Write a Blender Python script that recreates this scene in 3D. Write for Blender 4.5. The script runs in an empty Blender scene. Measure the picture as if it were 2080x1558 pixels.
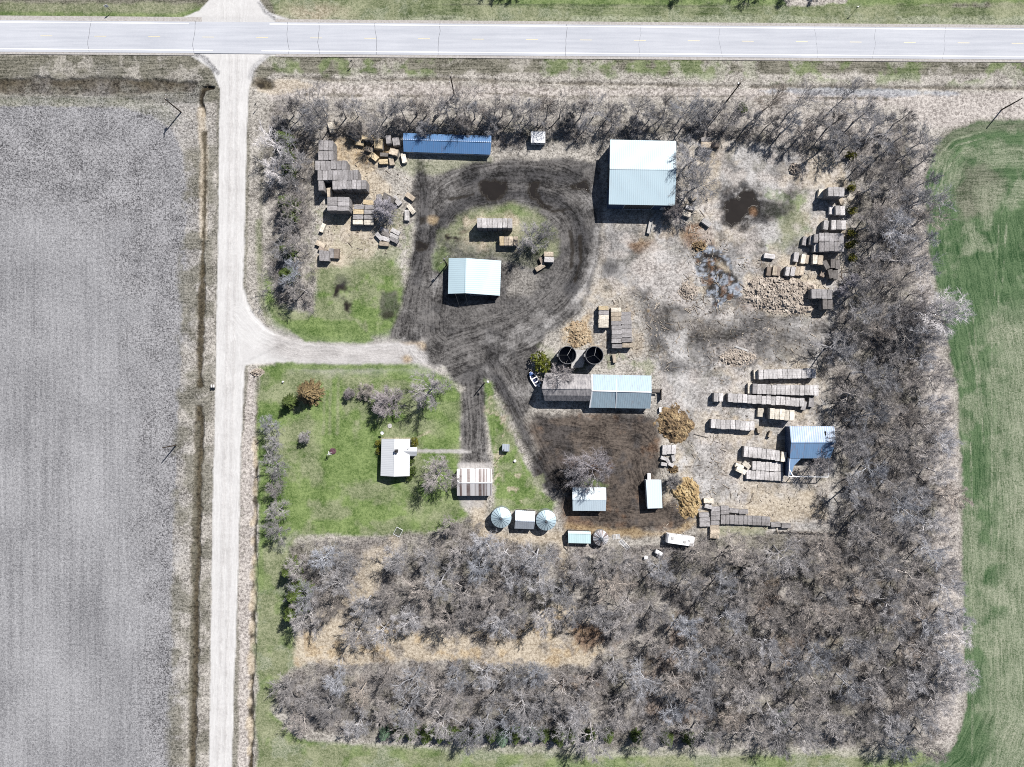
import bpy, math, random
import numpy as np
from mathutils import Vector, Matrix

scene = bpy.context.scene
COL = scene.collection
H = 160.0          # camera height above the ground
S = 9.0            # photo pixels per metre on the ground
SUN_EL, SUN_AZ = math.radians(50.0), math.radians(39.0)
rnd = random.Random(11)

def P(px, py, h=0.0):
    """photo pixel of something h metres up -> its true place in the world"""
    f = (1 - h / H) / S
    return Vector(((px - 1040) * f, (779 - py) * f, h))

# ------------------------------------------------------------------ helpers
K_ALB = 0.42
def lin(c):
    out = []
    for v in c:
        v /= 255.0
        out.append(v / 12.92 if v <= .04045 else ((v + .055) / 1.055) ** 2.4)
    return out
def alb(c, k=K_ALB):
    r = lin(c)
    return (r[0] * k, r[1] * k, r[2] * k, 1.0)

def tag(o, label=None, cat=None, group=None, kind=None):
    if label: o['label'] = label
    if cat: o['category'] = cat
    if group: o['group'] = group
    if kind: o['kind'] = kind
    return o

def thing(name, label, cat, loc=(0, 0, 0), rz=0.0, group=None):
    o = bpy.data.objects.new(name, None)
    COL.objects.link(o)
    o.location = loc
    o.rotation_euler = (0, 0, rz)
    o.empty_display_size = .3
    return tag(o, label, cat, group)

class MB:
    """collects geometry for ONE mesh object"""
    def __init__(s):
        s.v, s.f = [], []
    def add(s, vs, fs):
        n = len(s.v)
        s.v.extend([tuple(q) for q in vs])
        s.f.extend([tuple(i + n for i in g) for g in fs])
    def box(s, x0, y0, z0, x1, y1, z1):
        s.add([(x0, y0, z0), (x1, y0, z0), (x1, y1, z0), (x0, y1, z0), (x0, y0, z1), (x1, y0, z1), (x1, y1, z1), (x0, y1, z1)],
              [(3, 2, 1, 0), (4, 5, 6, 7), (0, 1, 5, 4), (1, 2, 6, 5), (2, 3, 7, 6), (3, 0, 4, 7)])
    def bar(s, a, b, w, h=None):
        """rectangular bar from a to b"""
        a, b = Vector(a), Vector(b); h = h or w
        d = (b - a).normalized()
        up = Vector((0, 0, 1)) if abs(d.z) < .95 else Vector((1, 0, 0))
        sx = d.cross(up).normalized() * w / 2
        sy = sx.cross(d).normalized() * h / 2
        q = []
        for p in (a, b):
            q += [p - sx - sy, p + sx - sy, p + sx + sy, p - sx + sy]
        s.add(q, [(0, 1, 2, 3), (7, 6, 5, 4), (0, 4, 5, 1), (1, 5, 6, 2), (2, 6, 7, 3), (3, 7, 4, 0)])
    def tube(s, pts, rad, n=5, cap=True):
        pts = [Vector(p) for p in pts]
        base = len(s.v)
        m = len(pts)
        for i, p in enumerate(pts):
            d = (pts[min(i + 1, m - 1)] - pts[max(i - 1, 0)])
            if d.length < 1e-6: d = Vector((0, 0, 1))
            d.normalize()
            up = Vector((0, 0, 1)) if abs(d.z) < .9 else Vector((1, 0, 0))
            ax = d.cross(up).normalized(); ay = ax.cross(d)
            r = rad[i] if hasattr(rad, '__len__') else rad
            for k in range(n):
                t = 2 * math.pi * k / n
                s.v.append(tuple(p + ax * (math.cos(t) * r) + ay * (math.sin(t) * r)))
        for i in range(m - 1):
            for k in range(n):
                a = base + i * n + k; b = base + i * n + (k + 1) % n
                s.f.append((a, b, b + n, a + n))
        if cap:
            s.f.append(tuple(base + k for k in range(n))[::-1])
            s.f.append(tuple(base + (m - 1) * n + k for k in range(n)))
    def twig(s, p, q, r):
        d = q - p
        L = d.length
        if L < 1e-5: return
        up = Vector((0, 0, 1)) if abs(d.z) < .9 * L else Vector((1, 0, 0))
        ax = d.cross(up).normalized() * r; ay = ax.cross(d).normalized() * r
        n = len(s.v)
        s.v += [tuple(p + ax), tuple(p - ax * .5 + ay * .87), tuple(p - ax * .5 - ay * .87), tuple(q)]
        s.f += [(n, n + 1, n + 3), (n + 1, n + 2, n + 3), (n + 2, n, n + 3)]
    def mesh(s, name, mat=None, smooth=False, off=(0, 0, 0)):
        me = bpy.data.meshes.new(name)
        o = Vector(off)
        me.from_pydata([tuple(Vector(q) - o) for q in s.v] if o.length else s.v, [], s.f)
        if mat: me.materials.append(mat)
        if smooth: me.polygons.foreach_set('use_smooth', [True] * len(me.polygons))
        me.update()
        return me
    def build(s, name, mat, parent=None, smooth=False, world=False):
        off = parent.location if (parent is not None and world) else (0, 0, 0)
        o = bpy.data.objects.new(name, s.mesh(name, mat, smooth, off))
        COL.objects.link(o)
        if parent is not None: o.parent = parent
        return o

def single(name, mb, mat, label, cat, loc=(0, 0, 0), rz=0.0, group=None, smooth=False):
    o = mb.build(name, mat, None, smooth)
    o.location = loc; o.rotation_euler = (0, 0, rz)
    return tag(o, label, cat, group)

# ------------------------------------------------------------------ nodes
class NT:
    def __init__(s, mat):
        mat.use_nodes = True
        s.t = mat.node_tree; s.n = s.t.nodes; s.l = s.t.links
        s.bsdf = s.n.get('Principled BSDF')
    def new(s, kind, **kw):
        n = s.n.new(kind)
        for k, v in kw.items(): setattr(n, k, v)
        return n
    def put(s, sock, v):
        if isinstance(v, bpy.types.NodeSocket): s.l.new(v, sock)
        else: sock.default_value = v
    def math(s, op, a, b=None, c=None, clamp=False):
        n = s.new('ShaderNodeMath', operation=op, use_clamp=clamp)
        s.put(n.inputs[0], a)
        if b is not None: s.put(n.inputs[1], b)
        if c is not None: s.put(n.inputs[2], c)
        return n.outputs[0]
    def vmath(s, op, a, b=None, scale=None):
        n = s.new('ShaderNodeVectorMath', operation=op)
        s.put(n.inputs[0], a)
        if b is not None: s.put(n.inputs[1], b)
        if scale is not None: s.put(n.inputs['Scale'], scale)
        return n.outputs[0]
    def mix(s, f, a, b, blend='MIX'):
        n = s.new('ShaderNodeMix', data_type='RGBA', blend_type=blend)
        s.put(n.inputs[0], f); s.put(n.inputs[6], a); s.put(n.inputs[7], b)
        return n.outputs[2]
    def noise(s, vec, scale, detail=4.0, rough=.6):
        n = s.new('ShaderNodeTexNoise')
        if vec is not None: s.put(n.inputs['Vector'], vec)
        n.inputs['Scale'].default_value = scale
        n.inputs['Detail'].default_value = detail
        n.inputs['Roughness'].default_value = rough
        return n.outputs[0]
    def ramp(s, f, stops):
        n = s.new('ShaderNodeValToRGB')
        e = n.color_ramp.elements
        while len(e) < len(stops): e.new(.5)
        for i, (p, c) in enumerate(stops):
            e[i].position = p; e[i].color = c
        s.put(n.inputs[0], f)
        return n.outputs[0]
    def attr(s, name):
        return s.new('ShaderNodeAttribute', attribute_name=name).outputs['Fac']
    def pos(s):
        return s.new('ShaderNodeNewGeometry').outputs['Position']
    def bump(s, h, strength=.5, dist=.05):
        n = s.new('ShaderNodeBump')
        n.inputs['Strength'].default_value = strength
        n.inputs['Distance'].default_value = dist
        s.put(n.inputs['Height'], h)
        s.l.new(n.outputs[0], s.bsdf.inputs['Normal'])

def set_bsdf(b, rough=.8, metal=0.0, spec=.3):
    b.inputs['Roughness'].default_value = rough
    b.inputs['Metallic'].default_value = metal
    b.inputs['Specular IOR Level'].default_value = spec

def plain(name, dark, light, scale=3.0, rough=.8, metal=0.0, spec=.3, bump=.2, gain=3.0, k=K_ALB, tint=False, stretch=(1, 1, 1)):
    """mottled two-tone material"""
    m = bpy.data.materials.new(name); t = NT(m)
    tc = t.new('ShaderNodeTexCoord').outputs['Object']
    v = t.vmath('MULTIPLY', tc, stretch)
    n1 = t.noise(v, scale, 5, .65)
    f = t.math('MULTIPLY_ADD', n1, gain, .5 - gain / 2, clamp=True)
    c = t.mix(f, alb(dark, k), alb(light, k))
    if tint:
        oi = t.new('ShaderNodeObjectInfo')
        c = t.mix(1.0, c, oi.outputs['Color'], 'MULTIPLY')
        br = t.math('MULTIPLY_ADD', oi.outputs['Random'], .35, .83)
        c = t.vmath('SCALE', c, scale=br)
    t.put(t.bsdf.inputs['Base Color'], c)
    set_bsdf(t.bsdf, rough, metal, spec)
    if bump: t.bump(n1, bump, .05)
    return m

def metal_roof(name, base, axis='x', rust=None, rough=.42, metal=.85, rib=.45, patch=.25, stripes=0.0, stripecol=(120, 90, 80), k=1.0, spec=.9):
    """ribbed sheet metal: ribs run down the slope, sheets differ slightly, faint stains"""
    m = bpy.data.materials.new(name); t = NT(m)
    p = t.pos()
    sep = t.new('ShaderNodeSeparateXYZ'); t.put(sep.inputs[0], p)
    u = sep.outputs[0] if axis == 'x' else sep.outputs[1]
    # sheet-to-sheet differences
    sheet = t.math('FLOOR', t.math('MULTIPLY', u, 1 / .92))
    wn = t.new('ShaderNodeTexWhiteNoise', noise_dimensions='1D'); t.put(wn.inputs['W'], sheet)
    n1 = t.noise(p, .5, 5, .6)
    st = (2.5, .25, 1) if axis == 'x' else (.25, 2.5, 1)
    n2 = t.noise(t.vmath('MULTIPLY', p, st), 1.2, 4, .6)
    f = t.math('MULTIPLY_ADD', n1, .7, .15)
    f = t.math('ADD', f, t.math('MULTIPLY', wn.outputs[0], patch))
    f = t.math('MULTIPLY', f, .6, clamp=True)
    b = alb(base, k)
    d = tuple(x * .78 for x in b[:3]) + (1,)
    c = t.mix(f, b, d)
    if rust:
        rf = t.math('MULTIPLY_ADD', n2, 5.0, -2.75, clamp=True)
        c = t.mix(t.math('MULTIPLY', rf, rust), c, alb((150, 110, 90), .5))
    if stripes:
        sf = t.math('MULTIPLY_ADD', wn.outputs[0], 6.0, -6.0 * (1 - stripes), clamp=True)
        fine = t.new('ShaderNodeTexWhiteNoise', noise_dimensions='1D')
        t.put(fine.inputs['W'], t.math('FLOOR', t.math('MULTIPLY', u, 4.3)))
        sf = t.math('MULTIPLY', sf, t.math('MULTIPLY_ADD', fine.outputs[0], 1.6, -.1, clamp=True))
        sf = t.math('MULTIPLY', sf, t.math('MULTIPLY_ADD', n1, 1.0, .4, clamp=True))
        c = t.mix(sf, c, alb(stripecol, .45))
    t.put(t.bsdf.inputs['Base Color'], c)
    set_bsdf(t.bsdf, rough, metal, spec)
    t.put(t.bsdf.inputs['Roughness'], t.math('MULTIPLY_ADD', n1, .25, rough - .12))
    rb = t.math('SINE', t.math('MULTIPLY', u, 2 * math.pi / rib))
    rb = t.math('POWER', t.math('MULTIPLY_ADD', rb, .5, .5), 6.0)
    t.bump(rb, .6, .03)
    return m
# ------------------------------------------------------------------ ground
def vn(x, y, seed):
    T = np.random.RandomState(seed).rand(256, 256).astype(np.float32)
    xi = np.floor(x).astype(np.int64); yi = np.floor(y).astype(np.int64)
    fx = (x - xi).astype(np.float32); fy = (y - yi).astype(np.float32)
    fx = fx * fx * (3 - 2 * fx); fy = fy * fy * (3 - 2 * fy)
    a, b = xi & 255, (xi + 1) & 255; c, d = yi & 255, (yi + 1) & 255
    return (T[a, c] * (1 - fx) + T[b, c] * fx) * (1 - fy) + (T[a, d] * (1 - fx) + T[b, d] * fx) * fy
def fbm(x, y, seed, octs=4):
    s = 0; a = .5
    for i in range(octs):
        s = s + a * (vn(x, y, seed + i) - .5); x = x * 2.03 + 17.3; y = y * 2.03 + 9.1; a *= .55
    return s * 2

far = [3, 8, 18, 40, 80, 160, 320, 640, 1300, 2600]
def axis(lim):
    core = np.arange(-lim, lim + .001, .3)
    return np.concatenate([[-lim - q for q in far[::-1]], core, [lim + q for q in far]])
xs, ys = axis(120.0), axis(91.5)
XX, YY = np.meshgrid(xs, ys)                 # rows = y
GX = (1040 + S * XX).astype(np.float32); GY = (779 - S * YY).astype(np.float32)
NZ = fbm(GX / 40, GY / 40, 3, 5).astype(np.float32)      # edge wobble
NF = fbm(GX / 9, GY / 9, 23, 4).astype(np.float32)
pxs = 1040 + S * xs; pys = 779 - S * ys

def window(x0, x1, y0, y1):
    c = np.where((pxs >= x0) & (pxs <= x1))[0]; r = np.where((pys >= y0) & (pys <= y1))[0]
    if len(c) == 0 or len(r) == 0: return None
    return slice(r[0], r[-1] + 1), slice(c[0], c[-1] + 1)
def seg_dist(X, Y, pts, closed):
    best = np.full(X.shape, 1e9, np.float32); ins = np.zeros(X.shape, bool)
    n = len(pts)
    for i in range(n if closed else n - 1):
        x0, y0 = pts[i]; x1, y1 = pts[(i + 1) % n]
        dx, dy = x1 - x0, y1 - y0
        L = dx * dx + dy * dy + 1e-9
        t = np.clip(((X - x0) * dx + (Y - y0) * dy) / L, 0, 1)
        best = np.minimum(best, (X - x0 - t * dx) ** 2 + (Y - y0 - t * dy) ** 2)
        if closed and y0 != y1:
            cr = ((y0 <= Y) != (y1 <= Y)) & (X < x0 + (Y - y0) / (y1 - y0) * dx)
            ins ^= cr
    d = np.sqrt(best)
    return np.where(ins, -d, d) if closed else d

CLS = ['soil', 'soildark', 'dry', 'pale', 'verge', 'ditch', 'lawn', 'lawnlt', 'wheat', 'stub', 'gravel', 'drive',
       'dirt', 'mud', 'lot', 'straw', 'chaff', 'ash', 'litter', 'rust', 'water', 'foam']
W = {c: np.zeros(GX.shape, np.float32) for c in CLS}
W['dry'][:] = 1
ZONES = ['ground', 'ploughed_field', 'crop_field', 'gravel_road', 'driveway', 'lawn', 'farmyard', 'barn_lot', 'woodland_floor', 'puddle', 'verge', 'ditch']
ZONE = np.zeros(GX.shape, np.int8)
ZH = np.zeros(GX.shape, np.float32)

def lay(cls, m, win, zone=None, dz=0.0):
    for c in CLS: W[c][win] *= (1 - m)
    W[cls][win] += m
    if zone: ZONE[win][m > .5] = ZONES.index(zone)
    if dz: ZH[win] += dz * m
def sstep(d, soft):
    t = np.clip(.5 - d / (2 * soft), 0, 1)
    return (t * t * (3 - 2 * t)).astype(np.float32)
def poly(cls, pts, soft=4, amp=10, k=1.0, zone=None, dz=0.0, fine=4):
    q = soft + abs(amp) + fine + 4
    win = window(min(p[0] for p in pts) - q, max(p[0] for p in pts) + q, min(p[1] for p in pts) - q, max(p[1] for p in pts) + q)
    if win is None: return
    d = seg_dist(GX[win], GY[win], pts, True) + NZ[win] * amp + NF[win] * fine
    lay(cls, sstep(d, soft) * k, win, zone, dz)
def line(cls, pts, w, soft=3, amp=4, k=1.0, zone=None, dz=0.0, fine=3):
    q = w + soft + amp + fine + 4
    win = window(min(p[0] for p in pts) - q, max(p[0] for p in pts) + q, min(p[1] for p in pts) - q, max(p[1] for p in pts) + q)
    if win is None: return
    d = seg_dist(GX[win], GY[win], pts, False) - w + NZ[win] * amp + NF[win] * fine
    lay(cls, sstep(d, soft) * k, win, zone, dz)
def blob(cls, x, y, rx, ry, soft=.5, k=1.0, amp=.5, zone=None, dz=0.0):
    """soft-edged patch; soft and amp are fractions of the radius"""
    q = 1 + soft + amp
    win = window(x - rx * q, x + rx * q, y - ry * q, y + ry * q)
    if win is None: return
    d = np.sqrt(((GX[win] - x) / rx) ** 2 + ((GY[win] - y) / ry) ** 2) - 1 + NZ[win] * amp + NF[win] * amp * .6
    lay(cls, sstep(d, soft) * k, win, zone, dz)
def patches(cls, pts, freq, thr, k=.6, seed=50, gain=6, soft=10):
    """scattered noise patches inside a polygon"""
    win = window(min(p[0] for p in pts) - 20, max(p[0] for p in pts) + 20, min(p[1] for p in pts) - 20, max(p[1] for p in pts) + 20)
    if win is None: return
    d = seg_dist(GX[win], GY[win], pts, True) + NZ[win] * 15
    n = fbm(GX[win] / freq, GY[win] / freq, seed, 5)
    lay(cls, sstep(d, soft) * np.clip((n - thr) * gain, 0, 1).astype(np.float32) * k, win)

B = 40000   # beyond the frame
# --- fields and verges
poly('verge', [(-B, -B), (B, -B), (B, 40), (-B, 25)], 4, 6, 1, 'verge')
poly('lawnlt', [(-B, 6), (430, 6), (415, 30), (360, 45), (-B, 33)], 5, 6, .8)
line('lawn', [(-200, 27), (200, 30), (360, 33), (405, 20)], 5, 4, 3, .75)
poly('lawn', [(545, -10), (1500, 5), (2300, 20), (2300, 55), (600, 45), (560, 30)], 4, 6, .5)
patches('lawnlt', [(545, -20), (2300, -20), (2300, 60), (560, 45)], 60, .05, .8, 61)
blob('chaff', 640, 25, 60, 16, .8, .7)
patches('stub', [(545, -20), (2300, -20), (2300, 60), (560, 45)], 25, .15, .5, 63)
poly('lawn', [(1000, -40), (2300, -40), (2300, 6), (1700, 8), (1000, 10)], 5, 6, .8)
poly('pale', [(1590, -30), (1720, -30), (1715, 4), (1600, 12)], 3, 8, .9)
line('mud', [(900, 9), (1250, 11), (1480, 13)], 1.2, 1.2, 1, .5)
poly('verge', [(-B, 108), (B, 114), (B, 165), (560, 150), (430, 210), (-B, 205)], 3, 6, 1, 'verge')
patches('lawn', [(540, 115), (2300, 118), (2300, 175), (560, 150)], 45, .0, .55, 64)
patches('dry', [(-300, 110), (2300, 118), (2300, 175), (430, 175), (-300, 205)], 30, .05, .6, 65)
poly('ditch', [(-B, 156), (200, 158), (330, 160), (400, 168), (390, 185), (250, 192), (-B, 196)], 4, 6, .95, 'ditch', -.5)
patches('verge', [(-300, 166), (400, 170), (400, 198), (-300, 200)], 18, .0, .6, 66)
poly('lawnlt', [(-B, 198), (260, 200), (345, 215), (370, 250), (340, 258), (280, 225), (-B, 213)], 6, 8, .4)
poly('pale', [(535, 190), (560, 165), (640, 170), (900, 172), (1200, 180), (1500, 178), (1850, 190), (2300, 188), (2300, 240), (1900, 260), (1500, 205), (540, 205)], 4, 6, .95)
poly('chaff', [(520, 160), (600, 160), (640, 175), (560, 195), (520, 190)], 4, 6, .7)
line('ditch', [(600, 192), (700, 194), (850, 195), (1000, 190), (1150, 198), (1300, 196), (1500, 196), (1650, 199), (1800, 200)], 1.3, 2.0, 4, .85, None, 0, 5)
line('ditch', [(570, 155), (700, 163), (900, 160), (1100, 168), (1500, 175), (1800, 178), (2300, 180)], 3, 3, 5, .6, 'ditch', -.35)
poly('foam', [(1540, 185), (1650, 178), (1850, 182), (1950, 190), (1850, 195), (1650, 194)], 3, 8, .55)
# tops of the reeds combed over
patches('ditch', [(600, 170), (1250, 172), (1500, 185), (1200, 195), (600, 192)], 7, .12, .5, 67)
# ploughed field
poly('soil', [(-B, 213), (150, 216), (250, 221), (305, 235), (348, 264), (372, 308), (380, 420), (371, 650), (362, 850), (351, 1100), (347, 1558), (345, B), (-B, B)], 2, 2, 1, 'ploughed_field')
poly('soildark', [(-400, 200), (380, 200), (390, 560), (300, 470), (-400, 380)], 90, 60, .7)
poly('soildark', [(270, 400), (390, 400), (360, 1600), (290, 1600)], 40, 40, .5)
for a, b_, w_, k_ in (((366, 330), (360, 700), 16, .5), ((345, 800), (338, 1558), 13, .55), ((300, 850), (284, 925), 8, .8)):
    line('soildark', [a, b_], w_, 14, 14, k_, None, 0, 12)
patches('soildark', [(60, 215), (360, 240), (370, 700), (250, 700), (200, 400), (0, 330)], 45, -.05, .55, 71, 4, 40)
patches('soildark', [(300, 500), (365, 500), (350, 1558), (285, 1558)], 22, 0, .5, 72, 4, 20)
line('soildark', [(-B, 214), (250, 220), (345, 262), (370, 320), (376, 420)], 4, 4, 3, .6)
for x in (72, 141, 212, 30, 262): line('soildark', [(x + 4, 420), (x, 900), (x - 6, 1600)], .7, 1.5, 2, .35, None, 0, 3)
for y in (235, 262, 300): line('soildark', [(-100, y), (150, y + 2), (290, y + 14)], .7, 1.5, 3, .35, None, 0, 4)
# verge between field and road
patches('verge', [(372, 300), (440, 300), (430, 1558), (340, 1558)], 35, -.12, .75, 73, 4)
line('ditch', [(432, 178), (412, 180), (408, 205), (414, 232)], 3, 2, 3, 1, 'ditch', -.6)
line('water', [(420, 172), (432, 178), (412, 186), (408, 205), (414, 230)], 2.0, 1.5, 3, .9)  # darkness of the culvert hole and its ditch, painted with the water class
blob('ditch', 537, 172, 22, 11, .4, .95, .4, 'ditch', -.6)
blob('water', 528, 172, 8, 5, .4, .9, .4)  # the other culvert's dark hole, its shade painted in as water colour
line('chaff', [(408, 225), (414, 300), (413, 480)], 7, 4, 4, .7)
line('ditch', [(414, 270), (416, 380), (413, 480), (410, 560)], 3, 2, 4, .9, 'ditch', -.3)
line('ditch', [(411, 540), (408, 650), (405, 720), (406, 780)], 6, 3, 5, .95, 'ditch', -.35)
line('ditch', [(405, 830), (402, 950), (398, 1100), (394, 1300), (387, 1700)], 9, 3, 5, .95, 'ditch', -.5)
line('verge', [(400, 860), (397, 950), (393, 1100), (388, 1300), (380, 1700)], 3.5, 3, 4, .6)
# right side of the gravel road
poly('dry', [(500, 180), (545, 190), (545, 600), (520, 650), (495, 600)], 4, 5, 1)
poly('pale', [(497, 750), (520, 750), (522, 1000), (512, 1200), (508, 1558), (508, B), (470, B), (480, 1100)], 3, 4, .9)
line('ditch', [(521, 900), (519, 1000), (517, 1150), (513, 1300), (510, 1440), (508, 1700)], 4.5, 2, 4, 1, 'ditch', -.5)
line('ditch', [(525, 765), (524, 850), (521, 920)], 2.5, 2, 4, .8)
line('mud', [(520, 960), (518, 1130), (514, 1290), (511, 1450)], 2.5, 2, 4, .6)
for q in range(20):
    yy = 905 + q * 33 + rnd.uniform(-8, 8); xx = 522 - (yy - 900) * .02
    blob('chaff', xx - 4 + rnd.uniform(-3, 4), yy, 4 + rnd.random() * 3, 9 + rnd.random() * 7, .5, .9, .8)
for q in range(9):
    blob('verge', rnd.uniform(492, 505), 930 + q * 24 + rnd.uniform(-8, 8), 2.2, 2.2, .5, .8, .3)
blob('pale', 524, 757, 15, 10, .5, .8)
# lawns
LAWN = [(527, 745), (560, 739), (850, 737), (915, 775), (935, 800), (936, 905), (928, 1010), (952, 1050), (900, 1080), (800, 1092), (600, 1085), (590, 1120), (600, 1260), (604, 1340), (560, 1390), (545, 1440), (600, 1500), (700, 1510), (800, 1512), (1480, 1528), (1850, 1532), (1930, B), (523, B), (524, 1000)]
poly('lawn', LAWN, 4, 6, 1, 'lawn')
patches('lawnlt', [(525, 745), (940, 745), (950, 1100), (590, 1090), (525, 1100)], 40, -.08, .75, 81, 3.5)
patches('lawn', [(640, 830), (930, 760), (930, 1080), (640, 1080)], 60, -.05, .5, 82, 3)
poly('lawnlt', [(523, 1110), (600, 1085), (620, 1380), (545, 1450), (600, 1510), (2200, 1530), (2200, B), (523, B)], 10, 14, .92)
patches('stub', [(523, 1110), (600, 1085), (620, 1380), (545, 1450), (600, 1510), (2200, 1530), (2200, 1700), (523, 1700)], 30, .02, .7, 83)
patches('lawn', [(523, 1110), (600, 1085), (620, 1380), (545, 1450), (600, 1510), (2200, 1530), (2200, 1700), (523, 1700)], 45, .08, .6, 84)
line('dry', [(560, 1440), (640, 1500), (900, 1520), (1250, 1528), (1800, 1528)], 7, 6, 8, .65)
line('lawn', [(533, 820), (531, 1000), (530, 1200)], 5, 4, 3, .6)
for q in ((660, 765), (672, 765), (688, 770)): line('lawnlt', [q, (q[0] - 3, 880)], 2, 3, 3, .7)
line('chaff', [(776, 893), (842, 891), (870, 878)], 2.5, 2.5, 4, .6)
poly('lawn', [(530, 560), (640, 545), (720, 540), (800, 520), (825, 600), (800, 680), (740, 696), (640, 694), (560, 668), (532, 620)], 10, 14, 1, 'lawn')
patches('lawnlt', [(530, 540), (840, 500), (830, 690), (560, 690)], 35, -.1, .8, 85, 4)
line('verge', [(532, 300), (530, 450), (531, 600), (540, 640)], 4, 4, 4, .7)
line('lawnlt', [(525, 450), (527, 600), (545, 655)], 5, 5, 4, .6)
# woodland floor
WOOD = [(545, 210), (1000, 208), (1500, 205), (1820, 225), (1885, 290), (1885, 560), (1900, 700), (1935, 820), (1942, 1100), (1945, 1350), (1900, 1510), (1500, 1520), (800, 1505), (620, 1480), (560, 1420), (580, 1370), (640, 1345), (600, 1270), (590, 1110), (700, 1092), (880, 1085), (960, 1050), (1010, 1085), (1150, 1110), (1330, 1112), (1400, 1085), (1560, 1075), (1690, 1070), (1710, 900), (1660, 740), (1700, 640), (1735, 560), (1720, 330), (1560, 300), (1380, 270), (1000, 300), (820, 275), (640, 290), (640, 460), (640, 640), (560, 620), (545, 560)]
poly('litter', WOOD, 8, 14, 1, 'woodland_floor')
patches('dry', WOOD, 30, .0, .6, 91, 4)
patches('verge', WOOD, 50, .12, .6, 92, 4)
patches('rust', [(1150, 1150), (1900, 1150), (1900, 1500), (1100, 1450)], 60, .24, .35, 93, 4)
poly('dry', [(560, 200), (1500, 196), (1830, 215), (1870, 260), (1780, 262), (1500, 250), (1000, 250), (590, 262)], 10, 16, .65)
poly('pale', [(1480, 270), (1640, 285), (1735, 330), (1740, 380), (1700, 300), (1820, 250), (1700, 222), (1500, 215)], 10, 20, .5)
poly('pale', [(1850, 250), (1895, 300), (1885, 560), (1925, 760), (1952, 900), (1958, 1300), (1945, 1510), (1900, 1510), (1905, 1000), (1880, 740), (1860, 560)], 10, 12, .8)
CLEAR = [(604, 1290), (680, 1268), (780, 1275), (900, 1288), (1000, 1283), (1075, 1258), (1110, 1225), (1165, 1230), (1200, 1265), (1230, 1320), (1190, 1352), (1080, 1352), (900, 1340), (760, 1346), (606, 1348)]
poly('chaff', CLEAR, 6, 16, .9)
patches('straw', CLEAR, 25, .02, .55, 94, 5)
patches('litter', CLEAR, 30, .1, .7, 95, 5)
poly('rust', [(1165, 1265), (1215, 1272), (1225, 1305), (1190, 1320), (1165, 1300)], 6, 10, .7)
poly('chaff', [(735, 1120), (775, 1105), (780, 1150), (720, 1255), (650, 1285), (640, 1250), (700, 1190)], 12, 22, .6)
patches('litter', [(650, 1100), (780, 1095), (790, 1200), (660, 1270), (600, 1280)], 22, .05, .7, 96, 4)
line('chaff', [(800, 1100), (760, 1180), (720, 1260)], 10, 9, 12, .6)
line('chaff', [(975, 1020), (972, 1060), (990, 1090), (1060, 1095), (1140, 1090)], 12, 8, 10, .8)
line('chaff', [(1145, 1100), (1142, 1140), (1155, 1190)], 7, 6, 8, .6)
# green field
WHEAT = [(B, 232), (2300, 238), (2080, 244), (1990, 248), (1932, 268), (1896, 306), (1880, 370), (1884, 470), (1900, 560), (1922, 680), (1945, 790), (1954, 950), (1958, 1200), (1958, 1360), (1965, 1440), (1935, 1520), (1860, 1562), (1700, B), (B, B)]
poly('verge', [(p[0] - 7, p[1] + (-5 if p[1] < 300 else 0)) for p in WHEAT], 5, 4, .4)
poly('wheat', WHEAT, 3, 5, 1, 'crop_field')
patches('stub', WHEAT[1:-2] + [(1860, 1700), (2300, 1700)], 45, .06, .6, 97, 4)
poly('stub', [(2015, 640), (2300, 600), (2300, 1700), (2000, 1700), (2005, 1380), (2030, 1100)], 40, 40, .7)
poly('verge', [(1960, 340), (2000, 330), (2030, 380), (2020, 430), (1960, 440), (1945, 400)], 14, 25, .65)
poly('stub', [(1985, 390), (2030, 380), (2040, 420), (2000, 440)], 10, 20, .5)
line('verge', [(1905, 310), (1930, 275), (2000, 258), (2080, 256)], 9, 9, 8, .5)
for pts in ([(1886, 480), (1884, 400), (1900, 325), (1935, 285), (1995, 268)], [(1893, 490), (1891, 405), (1907, 335), (1940, 296), (2000, 280)], [(1905, 500), (1903, 410), (1918, 350), (1950, 312), (2010, 296)], [(2015, 640), (2014, 1000), (2012, 1558)], [(2028, 600), (2030, 1000), (2026, 1558)],
            [(1975, 640), (1990, 760), (1998, 900)], [(1962, 640), (1984, 760), (1990, 860)], [(2080, 340), (2030, 440), (2020, 600)], [(2090, 355), (2045, 450), (2034, 600)], [(1972, 900), (1976, 1200), (1975, 1558)]):
    line('stub', pts, .8, 1.6, 2, .8, None, 0, 2)
# --- roads
poly('verge', [(440, 130), (505, 130), (508, 300), (500, 600), (505, 740), (492, 900), (485, 1200), (478, B), (424, B), (430, 1200), (436, 900), (440, 600)], 2, 2, .75)
GR = [(360, 40), (405, 22), (428, -5), (440, -B), (515, -B), (527, 0), (548, 26), (590, 40), (590, 112), (548, 114), (517, 140), (506, 180), (501, 300), (497, 480), (494, 600), (510, 645), (540, 672), (590, 692), (500, 735), (497, 742), (490, 900), (483, 1200), (475, 1400), (472, 1558), (472, B), (425, B), (425, 1558), (428, 1300), (433, 1000), (440, 700), (444, 400), (447, 180), (432, 142), (385, 112)]
poly('gravel', GR, 1.6, 1.5, 1, 'gravel_road', .12, 1.5)
line('soildark', [(392, 110), (412, 115), (432, 135), (443, 148)], 4, 2, 2, .8)
line('soildark', [(528, 6), (540, 24), (560, 38), (583, 45)], 3.5, 2, 2, .75)
line('soildark', [(545, 113), (522, 130), (508, 155)], 5, 4, 2, .45)
for o_ in (-7, 7):
    line('drive', [(476 + o_, 100), (473 + o_, 500), (467 + o_, 740), (457 + o_, 1200), (448 + o_, 1600)], 3.2, 3, 2, .4)
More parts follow.
